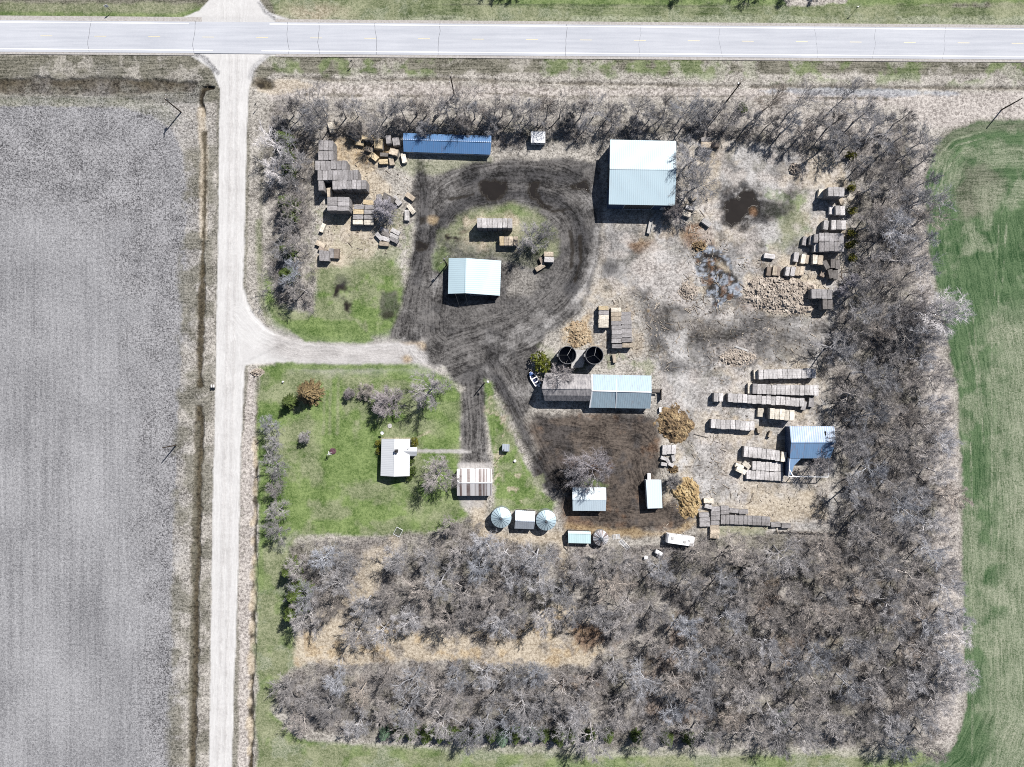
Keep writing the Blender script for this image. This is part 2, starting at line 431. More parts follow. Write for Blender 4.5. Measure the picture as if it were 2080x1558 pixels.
line('drive', [(473, 120), (471, 500), (465, 740), (455, 1200), (446, 1600)], 1, 2, 2, .25)
DR0 = [(480, 585), (497, 588), (503, 612), (516, 640), (545, 668), (590, 691), (650, 702), (730, 703), (800, 697), (880, 690), (900, 738), (830, 736), (700, 739), (560, 737), (497, 741), (480, 742)]
poly('gravel', DR0, 2.5, 2, 1, 'driveway', .05, 2)
DR = [(560, 668), (640, 690), (730, 698), (800, 690), (890, 680), (910, 745), (830, 745), (700, 746), (590, 742), (540, 715)]
poly('drive', DR, 26, 14, 1)
poly('lawn', [(560, 735), (700, 741), (850, 739), (850, 750), (560, 750)], 3, 3, .9)
poly('lawn', [(560, 650), (620, 694), (740, 697), (760, 690), (720, 650)], 3, 3, .9)
line('ash', [(850, 716), (920, 712)], 22, 16, 14, .6)
blob('straw', 866, 703, 14, 8, .8, .75); blob('straw', 826, 730, 8, 7, .8, .7); blob('straw', 840, 696, 20, 4, .8, .5)
# --- NW lot and yards
poly('dry', [(640, 290), (840, 300), (850, 480), (800, 520), (640, 540), (630, 400)], 10, 12, .95)
poly('lawnlt', [(790, 320), (1000, 318), (1010, 345), (850, 360), (800, 345)], 8, 10, .6)
patches('lawnlt', [(640, 430), (840, 430), (830, 560), (620, 560)], 40, -.05, .7, 101)
poly('straw', [(676, 285), (700, 278), (800, 285), (815, 320), (780, 330), (740, 360), (720, 340), (680, 330)], 6, 10, .85)
patches('mud', [(690, 285), (820, 285), (820, 330), (760, 350), (700, 330)], 12, -.05, .75, 102)
poly('chaff', [(700, 330), (760, 350), (800, 380), (770, 400), (720, 370)], 8, 14, .75)
poly('chaff', [(660, 430), (740, 455), (780, 470), (760, 520), (690, 545), (650, 500)], 8, 16, .55)
YARD = [(845, 345), (880, 360), (930, 340), (1010, 325), (1120, 322), (1215, 330), (1228, 425), (1228, 480), (1210, 560), (1180, 640), (1110, 680), (1090, 720), (1075, 745), (1090, 780), (1075, 830), (1060, 850), (1010, 790), (990, 770), (985, 850), (1000, 945), (935, 945), (936, 860), (938, 790), (905, 745), (870, 740), (860, 690), (790, 690), (805, 650), (835, 540), (845, 450), (838, 390)]
poly('dirt', YARD, 6, 10, 1, 'farmyard')
patches('mud', YARD, 40, .08, .55, 103, 4)
patches('ash', YARD, 38, .1, .3, 104, 4)
line('mud', [(855, 330), (862, 420), (858, 500), (846, 570)], 9, 7, 8, .6)
line('mud', [(880, 480), (905, 440), (950, 405), (1050, 395), (1130, 405), (1172, 440), (1182, 520), (1160, 580)], 15, 10, 12, .85)
line('mud', [(950, 365), (1060, 355), (1170, 362)], 16, 10, 12, .7)
line('ash', [(1110, 660), (1180, 600), (1212, 520), (1215, 430)], 5, 6, 8, .6)
line('ash', [(890, 500), (880, 560), (882, 600)], 4, 5, 6, .5)
# island in the loop
ISL = [(890, 470), (940, 425), (1010, 415), (1090, 420), (1135, 470), (1145, 530), (1120, 560), (1020, 610), (900, 610), (882, 560)]
poly('lawnlt', [(892, 470), (955, 428), (1040, 408), (1100, 424), (1135, 470), (1136, 520), (1100, 550), (1000, 520), (885, 550)], 9, 14, .85)
poly('lawn', [(980, 438), (1045, 415), (1092, 440), (1000, 446)], 6, 8, .6)
poly('lawn', [(884, 510), (905, 505), (912, 540), (895, 555), (880, 545)], 6, 8, .7)
poly('dirt', [(900, 490), (1010, 500), (1100, 520), (1140, 560), (1060, 640), (1020, 600), (920, 520)], 10, 14, .6)
poly('dry', [(1015, 530), (1060, 545), (1100, 560), (1080, 600), (1030, 600)], 10, 14, .5)
patches('mud', ISL, 22, .1, .5, 105)
blob('straw', 878, 447, 10, 9, .6, .7)
# puddles
def puddle(pts):
    poly('mud', pts, 13, 16, .85, None, 0, 8)
    poly('water', pts, 4, 9, 1, 'puddle', 0, 7)
for pts in ([(968, 369), (1000, 366), (1030, 368), (1033, 385), (1026, 402), (1005, 412), (985, 408), (972, 390)],
            [(1074, 371), (1096, 369), (1093, 392), (1108, 408), (1122, 420), (1112, 434), (1088, 412), (1067, 394)],
            [(898, 475), (925, 478), (932, 486), (905, 490)], [(847, 493), (866, 494), (866, 506), (848, 506)],
            [(853, 446), (862, 446), (860, 462), (853, 460)],
            [(678, 570), (700, 572), (708, 590), (690, 590), (680, 600)], [(698, 608), (710, 612), (708, 634), (699, 625)],
            [(1155, 380), (1185, 365), (1190, 385), (1165, 388)]):
    puddle(pts)
line('water', [(1158, 470), (1163, 510), (1160, 545)], 5, 2, 4, .8, 'puddle'); line('water', [(1178, 480), (1180, 530), (1168, 570)], 4, 2, 4, .8, 'puddle')
line('water', [(912, 405), (960, 395)], 3, 2, 4, .8); line('water', [(1120, 430), (1160, 425)], 4, 2, 6, .8)
line('ditch', [(905, 478), (945, 470)], 3, 2, 4, .7)
poly('mud', [(774, 595), (805, 590), (812, 620), (795, 650), (772, 640)], 5, 10, .7)
blob('water', 790, 640, 12, 6, .4, .6)
blob('mud', 692, 570, 16, 14, .6, .6)
# --- east yard
EAST = [(1225, 425), (1375, 420), (1400, 290), (1540, 290), (1640, 310), (1725, 330), (1740, 560), (1700, 640), (1665, 700), (1660, 760), (1700, 870), (1690, 1075), (1560, 1080), (1440, 1090), (1410, 1040), (1420, 990), (1345, 940), (1345, 830), (1330, 740), (1240, 720), (1190, 690), (1200, 600), (1222, 520)]
poly('ash', EAST, 10, 14, 1, 'farmyard')
patches('chaff', EAST, 45, .06, .6, 111, 4)
patches('dirt', EAST, 35, .1, .65, 112, 4)
patches('verge', EAST, 28, .14, .5, 113, 4)
poly('chaff', [(1425, 290), (1480, 285), (1460, 360), (1440, 430), (1420, 420)], 10, 16, .6)
poly('chaff', [(1640, 300), (1710, 330), (1715, 375), (1650, 380), (1600, 360)], 10, 16, .7)
poly('lawnlt', [(1560, 400), (1640, 400), (1650, 470), (1590, 510), (1550, 480)], 14, 20, .7)
patches('lawn', [(1540, 380), (1660, 380), (1640, 520), (1540, 500)], 22, .16, .5, 114)
poly('dirt', [(1230, 428), (1300, 428), (1320, 480), (1300, 560), (1240, 590), (1215, 560)], 12, 16, .5)
poly('dry', [(1235, 432), (1310, 432), (1320, 455), (1250, 470)], 8, 10, .7)
patches('straw', [(1300, 460), (1420, 440), (1420, 520), (1280, 500)], 25, .05, .4, 115)
poly('rust', [(1390, 455), (1440, 455), (1448, 500), (1420, 515), (1390, 505)], 8, 14, .8)
poly('rust', [(1270, 490), (1330, 483), (1345, 505), (1290, 515)], 7, 10, .6)
poly('rust', [(1490, 590), (1530, 600), (1560, 630), (1510, 635)], 8, 12, .7)
poly('mud', [(1462, 385), (1500, 380), (1545, 395), (1610, 395), (1615, 430), (1570, 450), (1510, 468), (1470, 440)], 12, 25, .7)
puddle([(1476, 418), (1488, 400), (1515, 394), (1538, 410), (1541, 430), (1528, 452), (1500, 465), (1482, 454)])
poly('ash', [(1528, 448), (1580, 450), (1585, 490), (1530, 490)], 10, 14, .85)
poly('mud', [(1480, 490), (1530, 480), (1545, 510), (1490, 530)], 10, 18, .6)
for pts, k_ in (([(1290, 540), (1345, 525), (1400, 560), (1440, 620), (1560, 640), (1640, 665), (1560, 665), (1440, 650), (1370, 640), (1310, 610)], .75), ([(1330, 470), (1395, 505), (1400, 560), (1350, 560), (1310, 510)], .5), ([(1560, 880), (1500, 1000), (1420, 960), (1400, 900), (1430, 840), (1400, 780), (1440, 760), (1500, 850)], .4)):
    poly('ash', pts, 14, 26, k_); poly('pale', pts, 20, 40, k_ * .6)
patches('pale', EAST, 32, .1, .6, 131, 5)
for q in range(26):
    blob('mud', rnd.uniform(1290, 1640), rnd.uniform(600, 745), rnd.uniform(6, 26), rnd.uniform(5, 16), .7, rnd.uniform(.3, .75), 1.0)
for q in range(22):
    blob('pale', rnd.uniform(1250, 1680), rnd.uniform(300, 760), rnd.uniform(8, 26), rnd.uniform(6, 16), .7, rnd.uniform(.4, .8), 1.0)
for x, y, rx, ry in ((700, 330, 70, 60), (740, 460, 50, 40), (670, 515, 32, 26), (1000, 470, 50, 30), (1245, 665, 50, 60), (1700, 395, 30, 26), (1690, 460, 34, 26), (1680, 500, 44, 34), (1610, 545, 66, 22), (1590, 790, 90, 60), (1490, 868, 60, 24), (1550, 940, 60, 50), (1480, 1050, 80, 36), (1360, 925, 30, 34)):
    blob('chaff', x, y, rx, ry, .5, .45, 1.0)
    for q in range(6): blob('chaff', x + rnd.uniform(-1, 1) * rx, y + rnd.uniform(-1, 1) * ry, rnd.uniform(4, 10), rnd.uniform(4, 8), .7, .7, 1.2)
# slurry hollow
poly('mud', [(1410, 512), (1440, 500), (1470, 515), (1490, 540), (1505, 590), (1480, 615), (1450, 618), (1430, 590), (1412, 550)], 5, 14, .95)
for pts in ([(1412, 512), (1445, 503), (1465, 512), (1445, 520), (1425, 545), (1410, 530)], [(1408, 535), (1430, 545), (1425, 560), (1410, 565)],
            [(1480, 585), (1505, 575), (1508, 598), (1488, 605)], [(1437, 600), (1455, 612), (1472, 610), (1455, 624)], [(1425, 562), (1475, 568), (1475, 572), (1425, 568)]):
    poly('foam', pts, 2.5, 9, .85, None, 0, 7)
for pts in ([(1432, 515), (1460, 522), (1467, 550), (1442, 548)], [(1425, 555), (1475, 559), (1474, 564), (1425, 561)], [(1435, 570), (1475, 573), (1474, 580), (1440, 578)], [(1445, 598), (1465, 600), (1452, 610)]):
    poly('water', pts, 1.5, 5, .95, 'puddle', 0, 5)
SL = [(1405, 515), (1440, 500), (1470, 515), (1490, 545), (1508, 590), (1480, 615), (1450, 622), (1425, 590)]
patches('foam', SL, 8, .08, .85, 134, 9, 5); patches('water', SL, 11, .1, .9, 135, 9, 5); patches('rust', SL, 14, .2, .6, 136, 8, 5)
poly('chaff', [(1458, 537), (1480, 540), (1495, 560), (1472, 556)], 4, 14, .7)
patches('chaff', [(1385, 560), (1430, 560), (1440, 610), (1390, 610)], 12, -.05, .7, 116)
poly('chaff', [(1515, 560), (1600, 545), (1660, 560), (1690, 600), (1660, 640), (1560, 640), (1515, 600)], 8, 16, .8)
blob('ash', 1560, 474, 24, 14, .6, .85)
poly('mud', [(1545, 395), (1610, 395), (1615, 430), (1560, 445)], 12, 25, .6)
poly('mud', [(1464, 400), (1480, 385), (1515, 380), (1545, 400), (1552, 440), (1510, 474), (1475, 460)], 9, 22, .85, None, 0, 10)
patches('ash', [(1464, 400), (1480, 385), (1515, 380), (1552, 440), (1510, 474), (1475, 460)], 11, .1, .5, 133)
poly('water', [(1476, 415), (1490, 405), (1508, 398), (1520, 385), (1538, 408), (1541, 428), (1520, 440), (1505, 465), (1482, 452)], 3, 12, 1, 'puddle', 0, 10)
blob('rust', 1529, 430, 7, 10, .6, .8)
# lower east yard
poly('dirt', [(1300, 610), (1370, 610), (1420, 650), (1560, 640), (1660, 660), (1655, 730), (1560, 735), (1420, 740), (1340, 720), (1300, 680)], 12, 25, .7)
patches('mud', [(1300, 600), (1660, 640), (1655, 740), (1330, 740)], 30, .1, .5, 117)
poly('ash', [(1345, 680), (1390, 670), (1400, 730), (1370, 740)], 8, 14, .9)
blob('mud', 1238, 545, 18, 17, .5, .75, .3); blob('mud', 1365, 745, 24, 16, .6, .75, .4)
poly('pale', [(1430, 700), (1530, 690), (1540, 745), (1450, 755)], 10, 22, .5)
patches('mud', [(1420, 690), (1540, 690), (1540, 760), (1420, 760)], 10, .05, .6, 118)
poly('chaff', [(1150, 655), (1195, 655), (1205, 690), (1180, 715), (1140, 705)], 6, 10, .85)
patches('straw', [(1140, 650), (1330, 600), (1330, 720), (1140, 720)], 22, .08, .6, 119)
poly('dry', [(1205, 610), (1300, 600), (1320, 720), (1250, 740), (1210, 690)], 8, 12, .55)
poly('dry', [(1105, 700), (1160, 690), (1260, 720), (1330, 730), (1345, 780), (1320, 830), (1100, 830), (1085, 740)], 8, 12, .75)
patches('lawnlt', [(1090, 700), (1330, 720), (1330, 770), (1090, 770)], 20, .05, .6, 120)
poly('chaff', [(1530, 1000), (1650, 1000), (1670, 1050), (1600, 1070), (1520, 1040)], 12, 20, .8)
poly('chaff', [(1500, 975), (1600, 985), (1660, 1010), (1500, 1000)], 8, 12, .5)
poly('lawnlt', [(1460, 1062), (1560, 1070), (1550, 1088), (1450, 1085)], 6, 8, .6)
# --- barn lot
LOT = [(1095, 842), (1340, 840), (1345, 940), (1340, 1000), (1400, 1040), (1420, 1050), (1390, 1080), (1300, 1090), (1150, 1078), (1140, 1010), (1110, 990), (1085, 930), (1070, 860)]
poly('lot', LOT, 14, 18, 1, 'barn_lot')
patches('rust', LOT, 35, .1, .5, 121, 4)
patches('mud', LOT, 30, .12, .6, 122, 4)
line('mud', [(1010, 770), (1050, 850), (1080, 920), (1105, 980), (1140, 1010)], 12, 8, 8, .85)
poly('mud', [(1110, 950), (1160, 900), (1170, 960), (1140, 1005), (1110, 990)], 8, 12, .6)
line('straw', [(1150, 1070), (1250, 1082), (1370, 1085), (1410, 1060)], 7, 6, 10, .6)
poly('lawn', [(1170, 985), (1190, 965), (1240, 985), (1235, 992)], 5, 8, .6)
poly('chaff', [(1345, 975), (1368, 975), (1372, 1005), (1350, 1028)], 4, 7, .8)
poly('dry', [(1340, 900), (1375, 900), (1372, 980), (1345, 985)], 5, 8, .8)
# lawn slivers by the lane
poly('lawn', [(984, 772), (999, 776), (1004, 830), (1040, 880), (1085, 985), (1130, 1018), (1120, 1036), (1060, 1036), (1005, 1036), (1002, 950), (992, 880)], 4, 7, 1, 'lawn')
patches('lawnlt', [(984, 772), (1040, 860), (1130, 1020), (1000, 1036)], 25, 0, .7, 123)
patches('chaff', [(984, 772), (1040, 860), (1060, 1020), (1000, 1000)], 14, .22, .7, 124)
line('drive', [(848, 916), (900, 916), (935, 917), (955, 918)], 4, 1.5, 1, .9)
poly('drive', [(932, 940), (998, 938), (1000, 955), (930, 955)], 3, 4, .85)
poly('drive', [(932, 1005), (985, 1005), (980, 1030), (940, 1030)], 5, 6, .7)

# --- tyre-track coordinates: metres across and along the way, for the streaks
TU = np.zeros(GX.shape, np.float32); TS = np.zeros(GX.shape, np.float32); TM = np.zeros(GX.shape, np.float32)
def track(pts, w, k=1.0):
    q = w + 6
    win = window(min(p[0] for p in pts) - q, max(p[0] for p in pts) + q, min(p[1] for p in pts) - q, max(p[1] for p in pts) + q)
    X, Y = GX[win], GY[win]
    best = np.full(X.shape, 1e9, np.float32); U = np.zeros(X.shape, np.float32); A = np.zeros(X.shape, np.float32)
    # smooth the path (Chaikin) so streaks curve
    p = [tuple(map(float, a)) for a in pts]
    for _ in range(3):
        n = [p[0]]
        for a, b_ in zip(p[:-1], p[1:]):
            n += [(.75 * a[0] + .25 * b_[0], .75 * a[1] + .25 * b_[1]), (.25 * a[0] + .75 * b_[0], .25 * a[1] + .75 * b_[1])]
        p = n + [p[-1]]
    acc = 0
    for (x0, y0), (x1, y1) in zip(p[:-1], p[1:]):
        dx, dy = x1 - x0, y1 - y0; L = math.hypot(dx, dy) + 1e-6
        t = np.clip(((X - x0) * dx + (Y - y0) * dy) / (L * L), 0, 1)
        d = np.hypot(X - x0 - t * dx, Y - y0 - t * dy)
        sg = np.sign((X - x0) * dy - (Y - y0) * dx)
        b_ = d < best
        best = np.where(b_, d, best); U = np.where(b_, sg * d, U); A = np.where(b_, acc + t * L, A)
        acc += L
    m = sstep(best - w + NZ[win] * 8, 8) * k
    s = m > TM[win]
    off = pts[0][0] * .37
    TU[win] = np.where(s, U / S + off, TU[win]); TS[win] = np.where(s, A / S + off, TS[win]); TM[win] = np.maximum(m, TM[win])
track([(1350, 640), (1400, 640), (1520, 645), (1660, 690)], 42, .8)
track([(1210, 590), (1290, 600), (1330, 650), (1345, 720), (1370, 760)], 26, .8)
track([(1370, 720), (1395, 745), (1370, 770), (1345, 745)], 14, .9)
track([(1480, 520), (1510, 490), (1560, 480)], 22, .9)
track([(1100, 850), (1200, 872), (1320, 885), (1335, 960)], 60, .6)
track([(1280, 1080), (1330, 1062), (1390, 1035), (1405, 1010)], 30, .8)
track([(850, 330), (862, 420), (856, 500), (840, 580), (815, 680)], 26, 1)
track([(1000, 735), (1035, 800), (1065, 870), (1095, 940), (1130, 1010), (1180, 1055), (1290, 1065), (1380, 1050)], 30, 1)
track([(930, 690), (958, 740), (962, 800), (966, 880), (966, 950)], 26, .9)
track([(880, 720), (845, 690), (850, 600), (872, 520), (885, 450), (930, 400), (1000, 380), (1100, 378), (1165, 405), (1195, 460), (1200, 540), (1172, 600), (1110, 655), (1030, 695), (950, 715), (900, 735)], 52, 1)
track([(480, 640), (530, 695), (620, 715), (740, 718), (880, 715)], 26, .8)
track([(475, -60), (474, 110), (472, 500), (465, 700), (455, 1200), (448, 1600)], 26, .5)
# rows of the two crops run along their edges
fx = np.clip(GX, 1700, 2400); fy = np.clip(GY, 100, 1900)
win = window(1850, 2400, 200, 1900)
wd = seg_dist(GX[win], GY[win], WHEAT, True)
TU[win] = np.where(wd < 0, wd / S + NZ[win] * .15, TU[win]); TS[win] = np.where(wd < 0, GY[win] / S, TS[win])

# --- the shape of the land
ZH += (NZ * .05 + NF * .02).astype(np.float32) * (W['gravel'] < .5)
ZH += (fbm(GX / 5, GY / 5, 77, 3) * .035 * (W['mud'] + .4 * W['soil'] + .6 * W['lot'])).astype(np.float32)
hw = np.abs(GY - (82.0 + (GX - 1040) * .0077))
ZH[:] = np.where(hw < 42, ZH * np.clip((hw - 30) / 12, 0, 1) - .02, ZH)
ZH[:] = np.where(np.maximum(np.abs(XX) / 120, np.abs(YY) / 91.5) > 1.001, -.02, ZH)
def gz(px, py):
    i = int(np.clip(np.searchsorted(xs, (px - 1040) / S), 0, len(xs) - 1)); j = int(np.clip(np.searchsorted(ys, (779 - py) / S), 0, len(ys) - 1))
    return float(ZH[j, i])
def gzw(x, y):
    return gz(1040 + S * x, 779 - S * y)

# --- ground material
CC = {  # photo colours dark, light ; which noises drive them
    'soil': ((114, 114, 118), (206, 206, 209), dict(tiny=3.2, fine=1.6, sv=.8, big=1.0)),
    'soildark': ((46, 45, 50), (206, 205, 208), dict(tiny=5.2, fine=2.6, med=1.2)),
    'dry': ((120, 115, 109), (234, 228, 219), dict(tiny=3.6, fine=3, med=1.4)),
    'pale': ((146, 138, 134), (246, 238, 231), dict(fine=3.6, tiny=3, med=1)),
    'verge': ((70, 70, 58), (168, 164, 150), dict(tiny=3.4, fine=2, sh=2, med=1.2)),
    'ditch': ((44, 39, 31), (116, 106, 86), dict(fine=3, tiny=2.6, med=1)),
    'lawn': ((82, 110, 52), (158, 178, 116), dict(tiny=2.6, fine=2.2, med=2.2)),
    'lawnlt': ((108, 120, 84), (186, 188, 156), dict(tiny=3, fine=2.4, med=1.8)),
    'wheat': ((44, 80, 44), (122, 146, 108), dict(tiny=3.2, tr=2.8, med=1.4)),
    'stub': ((100, 118, 86), (200, 202, 180), dict(tiny=3.8, fine=1.8, tr=2.2, med=1)),
    'gravel': ((222, 220, 219), (248, 247, 246), dict(fine=1.4, tr=2.6, med=1.2)),
    'drive': ((186, 182, 180), (232, 228, 226), dict(fine=1.6, tr=2.6, med=1.6)),
    'dirt': ((58, 56, 56), (144, 141, 139), dict(tr=2.4, tr2=1.6, fine=2.6, tiny=1.6, med=2.2)),
    'mud': ((22, 22, 23), (88, 87, 90), dict(tr=2.4, tr2=1.6, fine=3, tiny=1.4, med=2.2)),
    'lot': ((56, 50, 47), (130, 119, 110), dict(fine=2.8, tr=2.6, tiny=1.2, med=2)),
    'straw': ((140, 112, 78), (234, 208, 164), dict(fine=3.2, tiny=3, med=1)),
    'chaff': ((166, 151, 130), (248, 235, 214), dict(fine=3.2, tiny=3, med=1)),
    'ash': ((142, 139, 137), (236, 233, 231), dict(fine=3, tiny=2.6, tr=1.6, med=2.4)),
    'litter': ((76, 72, 70), (190, 183, 178), dict(fine=3.2, tiny=3, med=1.6)),
    'rust': ((84, 58, 42), (172, 138, 110), dict(fine=3.2, tiny=2.4, med=1.2)),
    'water': ((38, 33, 28), (54, 48, 41), dict(med=1)),
    'foam': ((120, 128, 142), (214, 222, 234), dict(fine=3.2, med=1.2)),
}
GM = bpy.data.materials.new('ground_cover'); t = NT(GM)
p = t.pos()
nz = {'fine': t.noise(p, 1.5, 6, .72), 'tiny': t.noise(p, 3.1, 6, .85), 'big': t.noise(p, .05, 4, .6), 'med': t.noise(p, .22, 5, .6),
      'sv': t.noise(t.vmath('MULTIPLY', p, (1.1, .03, 1)), 1.0, 5, .65), 'sh': t.noise(t.vmath('MULTIPLY', p, (.12, 1.6, 1)), 1.6, 4, .6)}
cv = t.new('ShaderNodeCombineXYZ'); t.put(cv.inputs[0], t.attr('tu')); t.put(cv.inputs[1], t.attr('ts'))
wob = t.math('MULTIPLY_ADD', nz['med'], 2.2, -1.1)
cw = t.new('ShaderNodeCombineXYZ'); t.put(cw.inputs[0], t.math('ADD', t.attr('tu'), wob)); t.put(cw.inputs[1], t.attr('ts'))
nz['tr'] = t.noise(t.vmath('MULTIPLY', cw.outputs[0], (2.4, .1, 1)), 1.0, 6, .75)
nz['tr2'] = t.noise(t.vmath('MULTIPLY', cv.outputs[0], (.8, .05, 1)), 1.0, 4, .7)
acc = None
for c in CLS:
    dk, lt, g = CC[c]
    f = .5 - sum(g.values()) / 2
    for k, a in g.items(): f = t.math('MULTIPLY_ADD', nz[k], a, f)
    f = t.math('ADD', f, 0.0, clamp=True)
    col = t.mix(f, alb(dk), alb(lt))
    col = t.vmath('SCALE', col, scale=t.attr('w_' + c))
    acc = col if acc is None else t.vmath('ADD', acc, col)
t.put(t.bsdf.inputs['Base Color'], acc)
set_bsdf(t.bsdf, .9, 0, .2)
wet = t.math('MULTIPLY_ADD', t.attr('w_water'), 8.0, -6.8, clamp=True)
r = t.math('MULTIPLY_ADD', wet, -.87, .92)
r = t.math('MULTIPLY_ADD', t.attr('w_mud'), -.15, r)
t.put(t.bsdf.inputs['Specular IOR Level'], t.math('MULTIPLY_ADD', t.math('POWER', wet, 3.0), .4, .1))
t.put(t.bsdf.inputs['Roughness'], r)
hgt = t.math('ADD', t.math('MULTIPLY', nz['fine'], 1.0), t.math('MULTIPLY', nz['tr'], .6))
dry = t.math('SUBTRACT', 1.0, t.math('ADD', t.attr('w_water'), t.math('MULTIPLY', t.attr('w_gravel'), .8)), clamp=True)
t.bump(t.math('MULTIPLY', hgt, dry), .7, .2)

# --- cut the sheet into its named grounds
ny, nx = GX.shape
idx = np.arange(ny * nx).reshape(ny, nx)
quads = np.stack([idx[:-1, :-1], idx[:-1, 1:], idx[1:, 1:], idx[1:, :-1]], -1).reshape(-1, 4)
qz = ZONE[:-1, :-1].reshape(-1)
PV = np.stack([XX, YY, ZH], -1).reshape(-1, 3).astype(np.float32)
flat = {('w_' + c): W[c].reshape(-1) for c in CLS}
flat['tu'] = TU.reshape(-1); flat['ts'] = TS.reshape(-1)
GLAB = {'ground': 'dry grass and bare soil around the farm', 'ploughed_field': 'grey ploughed field with stubble left of the gravel road', 'crop_field': 'green sprouting crop field right of the woods',
        'gravel_road': 'pale gravel road running past the farm to the highway', 'driveway': 'gravel driveway curving from the gravel road into the yard', 'lawn': 'green lawn around the house and lot edges',
        'farmyard': 'grey trampled dirt yard between the sheds and bale stacks', 'barn_lot': 'brown manure-stained lot south of the old barn', 'woodland_floor': 'leaf-strewn floor under the bare trees',
        'puddle': 'brown puddles standing in the muddy yard', 'verge': 'dull olive grass verge beside the highway', 'ditch': 'dark weedy ditch beside the roads'}
for zi, zn in enumerate(ZONES):
    q = quads[qz == zi]
    if len(q) == 0: continue
    u, inv = np.unique(q, return_inverse=True)
    me = bpy.data.meshes.new(zn)
    me.vertices.add(len(u)); me.vertices.foreach_set('co', PV[u].ravel())
    me.loops.add(len(q) * 4); me.loops.foreach_set('vertex_index', inv.ravel().astype(np.int32))
    me.polygons.add(len(q)); me.polygons.foreach_set('loop_start', np.arange(0, len(q) * 4, 4, dtype=np.int32))
    try: me.polygons.foreach_set('loop_total', np.full(len(q), 4, np.int32))
    except Exception: pass
    me.polygons.foreach_set('use_smooth', np.ones(len(q), bool))
    for k, a in flat.items():
        me.attributes.new(k, 'FLOAT', 'POINT').data.foreach_set('value', a[u].astype(np.float32))
    me.materials.append(GM)
    me.update(calc_edges=True); me.validate()
    o = bpy.data.objects.new(zn, me); COL.objects.link(o)
    tag(o, GLAB[zn], None, None, 'structure')

# ------------------------------------------------------------------ highway
def hy(x, y0): return y0 + (x - 1040) * .0077
AM = bpy.data.materials.new('asphalt'); t = NT(AM)
p = t.pos()
rot = t.vmath('MULTIPLY', p, (.05, 1.0, 1.0))
n1 = t.noise(rot, 1.3, 4, .6); n2 = t.noise(p, 3.0, 6, .7); n3 = t.noise(p, .08, 3, .5)
f = t.math('MULTIPLY_ADD', n1, 2.0, -.5)
f = t.math('ADD', f, t.math('MULTIPLY_ADD', n2, .8, -.4))
f = t.math('ADD', f, t.math('MULTIPLY_ADD', n3, 1.0, -.5), clamp=True)
t.put(t.bsdf.inputs['Base Color'], t.mix(f, alb((204, 208, 218)), alb((228, 231, 239))))
set_bsdf(t.bsdf, .85, 0, .2); t.bump(n2, .3, .02)
def strip(name, mat, x0, x1, ya, yb, z, label=None, th=0.0):
    m = MB()
    n = max(1, int((x1 - x0) / 120)) if x1 - x0 < 5000 else 1
    a = [P(x0, hy(x0, ya)), P(x1, hy(x1, ya)), P(x1, hy(x1, yb)), P(x0, hy(x0, yb))]
    m.add([(q.x, q.y, z) for q in a], [(3, 2, 1, 0)])
    if th:
        m.add([(q.x, q.y, z - th) for q in a] + [(q.x, q.y, z - .001) for q in a], [(0, 1, 5, 4), (1, 2, 6, 5), (2, 3, 7, 6), (3, 0, 4, 7)])
    o = m.build(name, mat)
    return tag(o, label, None, None, 'structure')
strip('highway', AM, -8000, 9000, 49.5, 113.5, .14, 'straight two lane highway along the top of the picture', .2)
SM = plain('shoulder_gravel', (186, 180, 176), (222, 218, 214), 2.5, .95, 0, .1, .4)
strip('road_shoulder', SM, 560, 9000, 43.0, 49.4, .10, 'gravel shoulder on the far side of the highway', .12)
strip('road_shoulder', SM, -8000, 410, 40.0, 49.4, .10, 'gravel shoulder on the far side of the highway, left of the junction', .12)
strip('road_shoulder', SM, 560, 9000, 113.6, 119.0, .10, 'gravel shoulder on the near side of the highway', .12)
strip('road_shoulder', SM, -8000, 395, 113.6, 118.0, .10, 'gravel shoulder on the near side of the highway, left of the junction', .12)
PM = plain('white_paint', (236, 236, 238), (255, 255, 255), 2, .6, 0, .3, 0, 2, .75)
YM = plain('yellow_paint', (236, 222, 180), (248, 238, 206), 2, .6, 0, .3, 0, 2, .48)
GRP = 'painted lines of the highway'
for a, b_, y0 in ((-8000, 384, 53.2), (548, 9000, 53.2), (-8000, 432, 107.6), (532, 9000, 107.6)):
    tag(strip('edge_line', PM, a, b_, y0 - .75, y0 + .75, .144, 'solid white edge line painted on the highway'), None, None, GRP)
for k_ in range(-4, 28):
    x = 95 + 109.5 * k_
    tag(strip('centre_dash', YM, x - 12, x + 12, 80.6 - .6, 80.6 + .6, .144, 'pale yellow centre dash painted on the highway'), None, None, GRP)
CM = plain('crack_tar', (110, 112, 120), (150, 152, 160), 4, .7, 0, .2, 0)
cr = random.Random(4)
for x in (186, 398, 584, 648, 760, 894, 1150, 1300, 1463, 1655, 1778, 1920):
    m = MB(); pts = []
    x_ = x
    for i in range(9):
        y = 48.5 + i * 8.1
        pts.append(P(x_, hy(x, y))); x_ += cr.uniform(-2.2, 2.2)
    w = .04 if x < 1200 else .018
    for a, b_ in zip(pts[:-1], pts[1:]):
        m.add([(a.x - w, a.y, .148), (a.x + w, a.y, .148), (b_.x + w, b_.y, .148), (b_.x - w, b_.y, .148)], [(3, 2, 1, 0)])
    tag(m.build('pavement_crack', CM), 'dark wandering crack across the highway', None, 'cracks across the highway', 'structure')
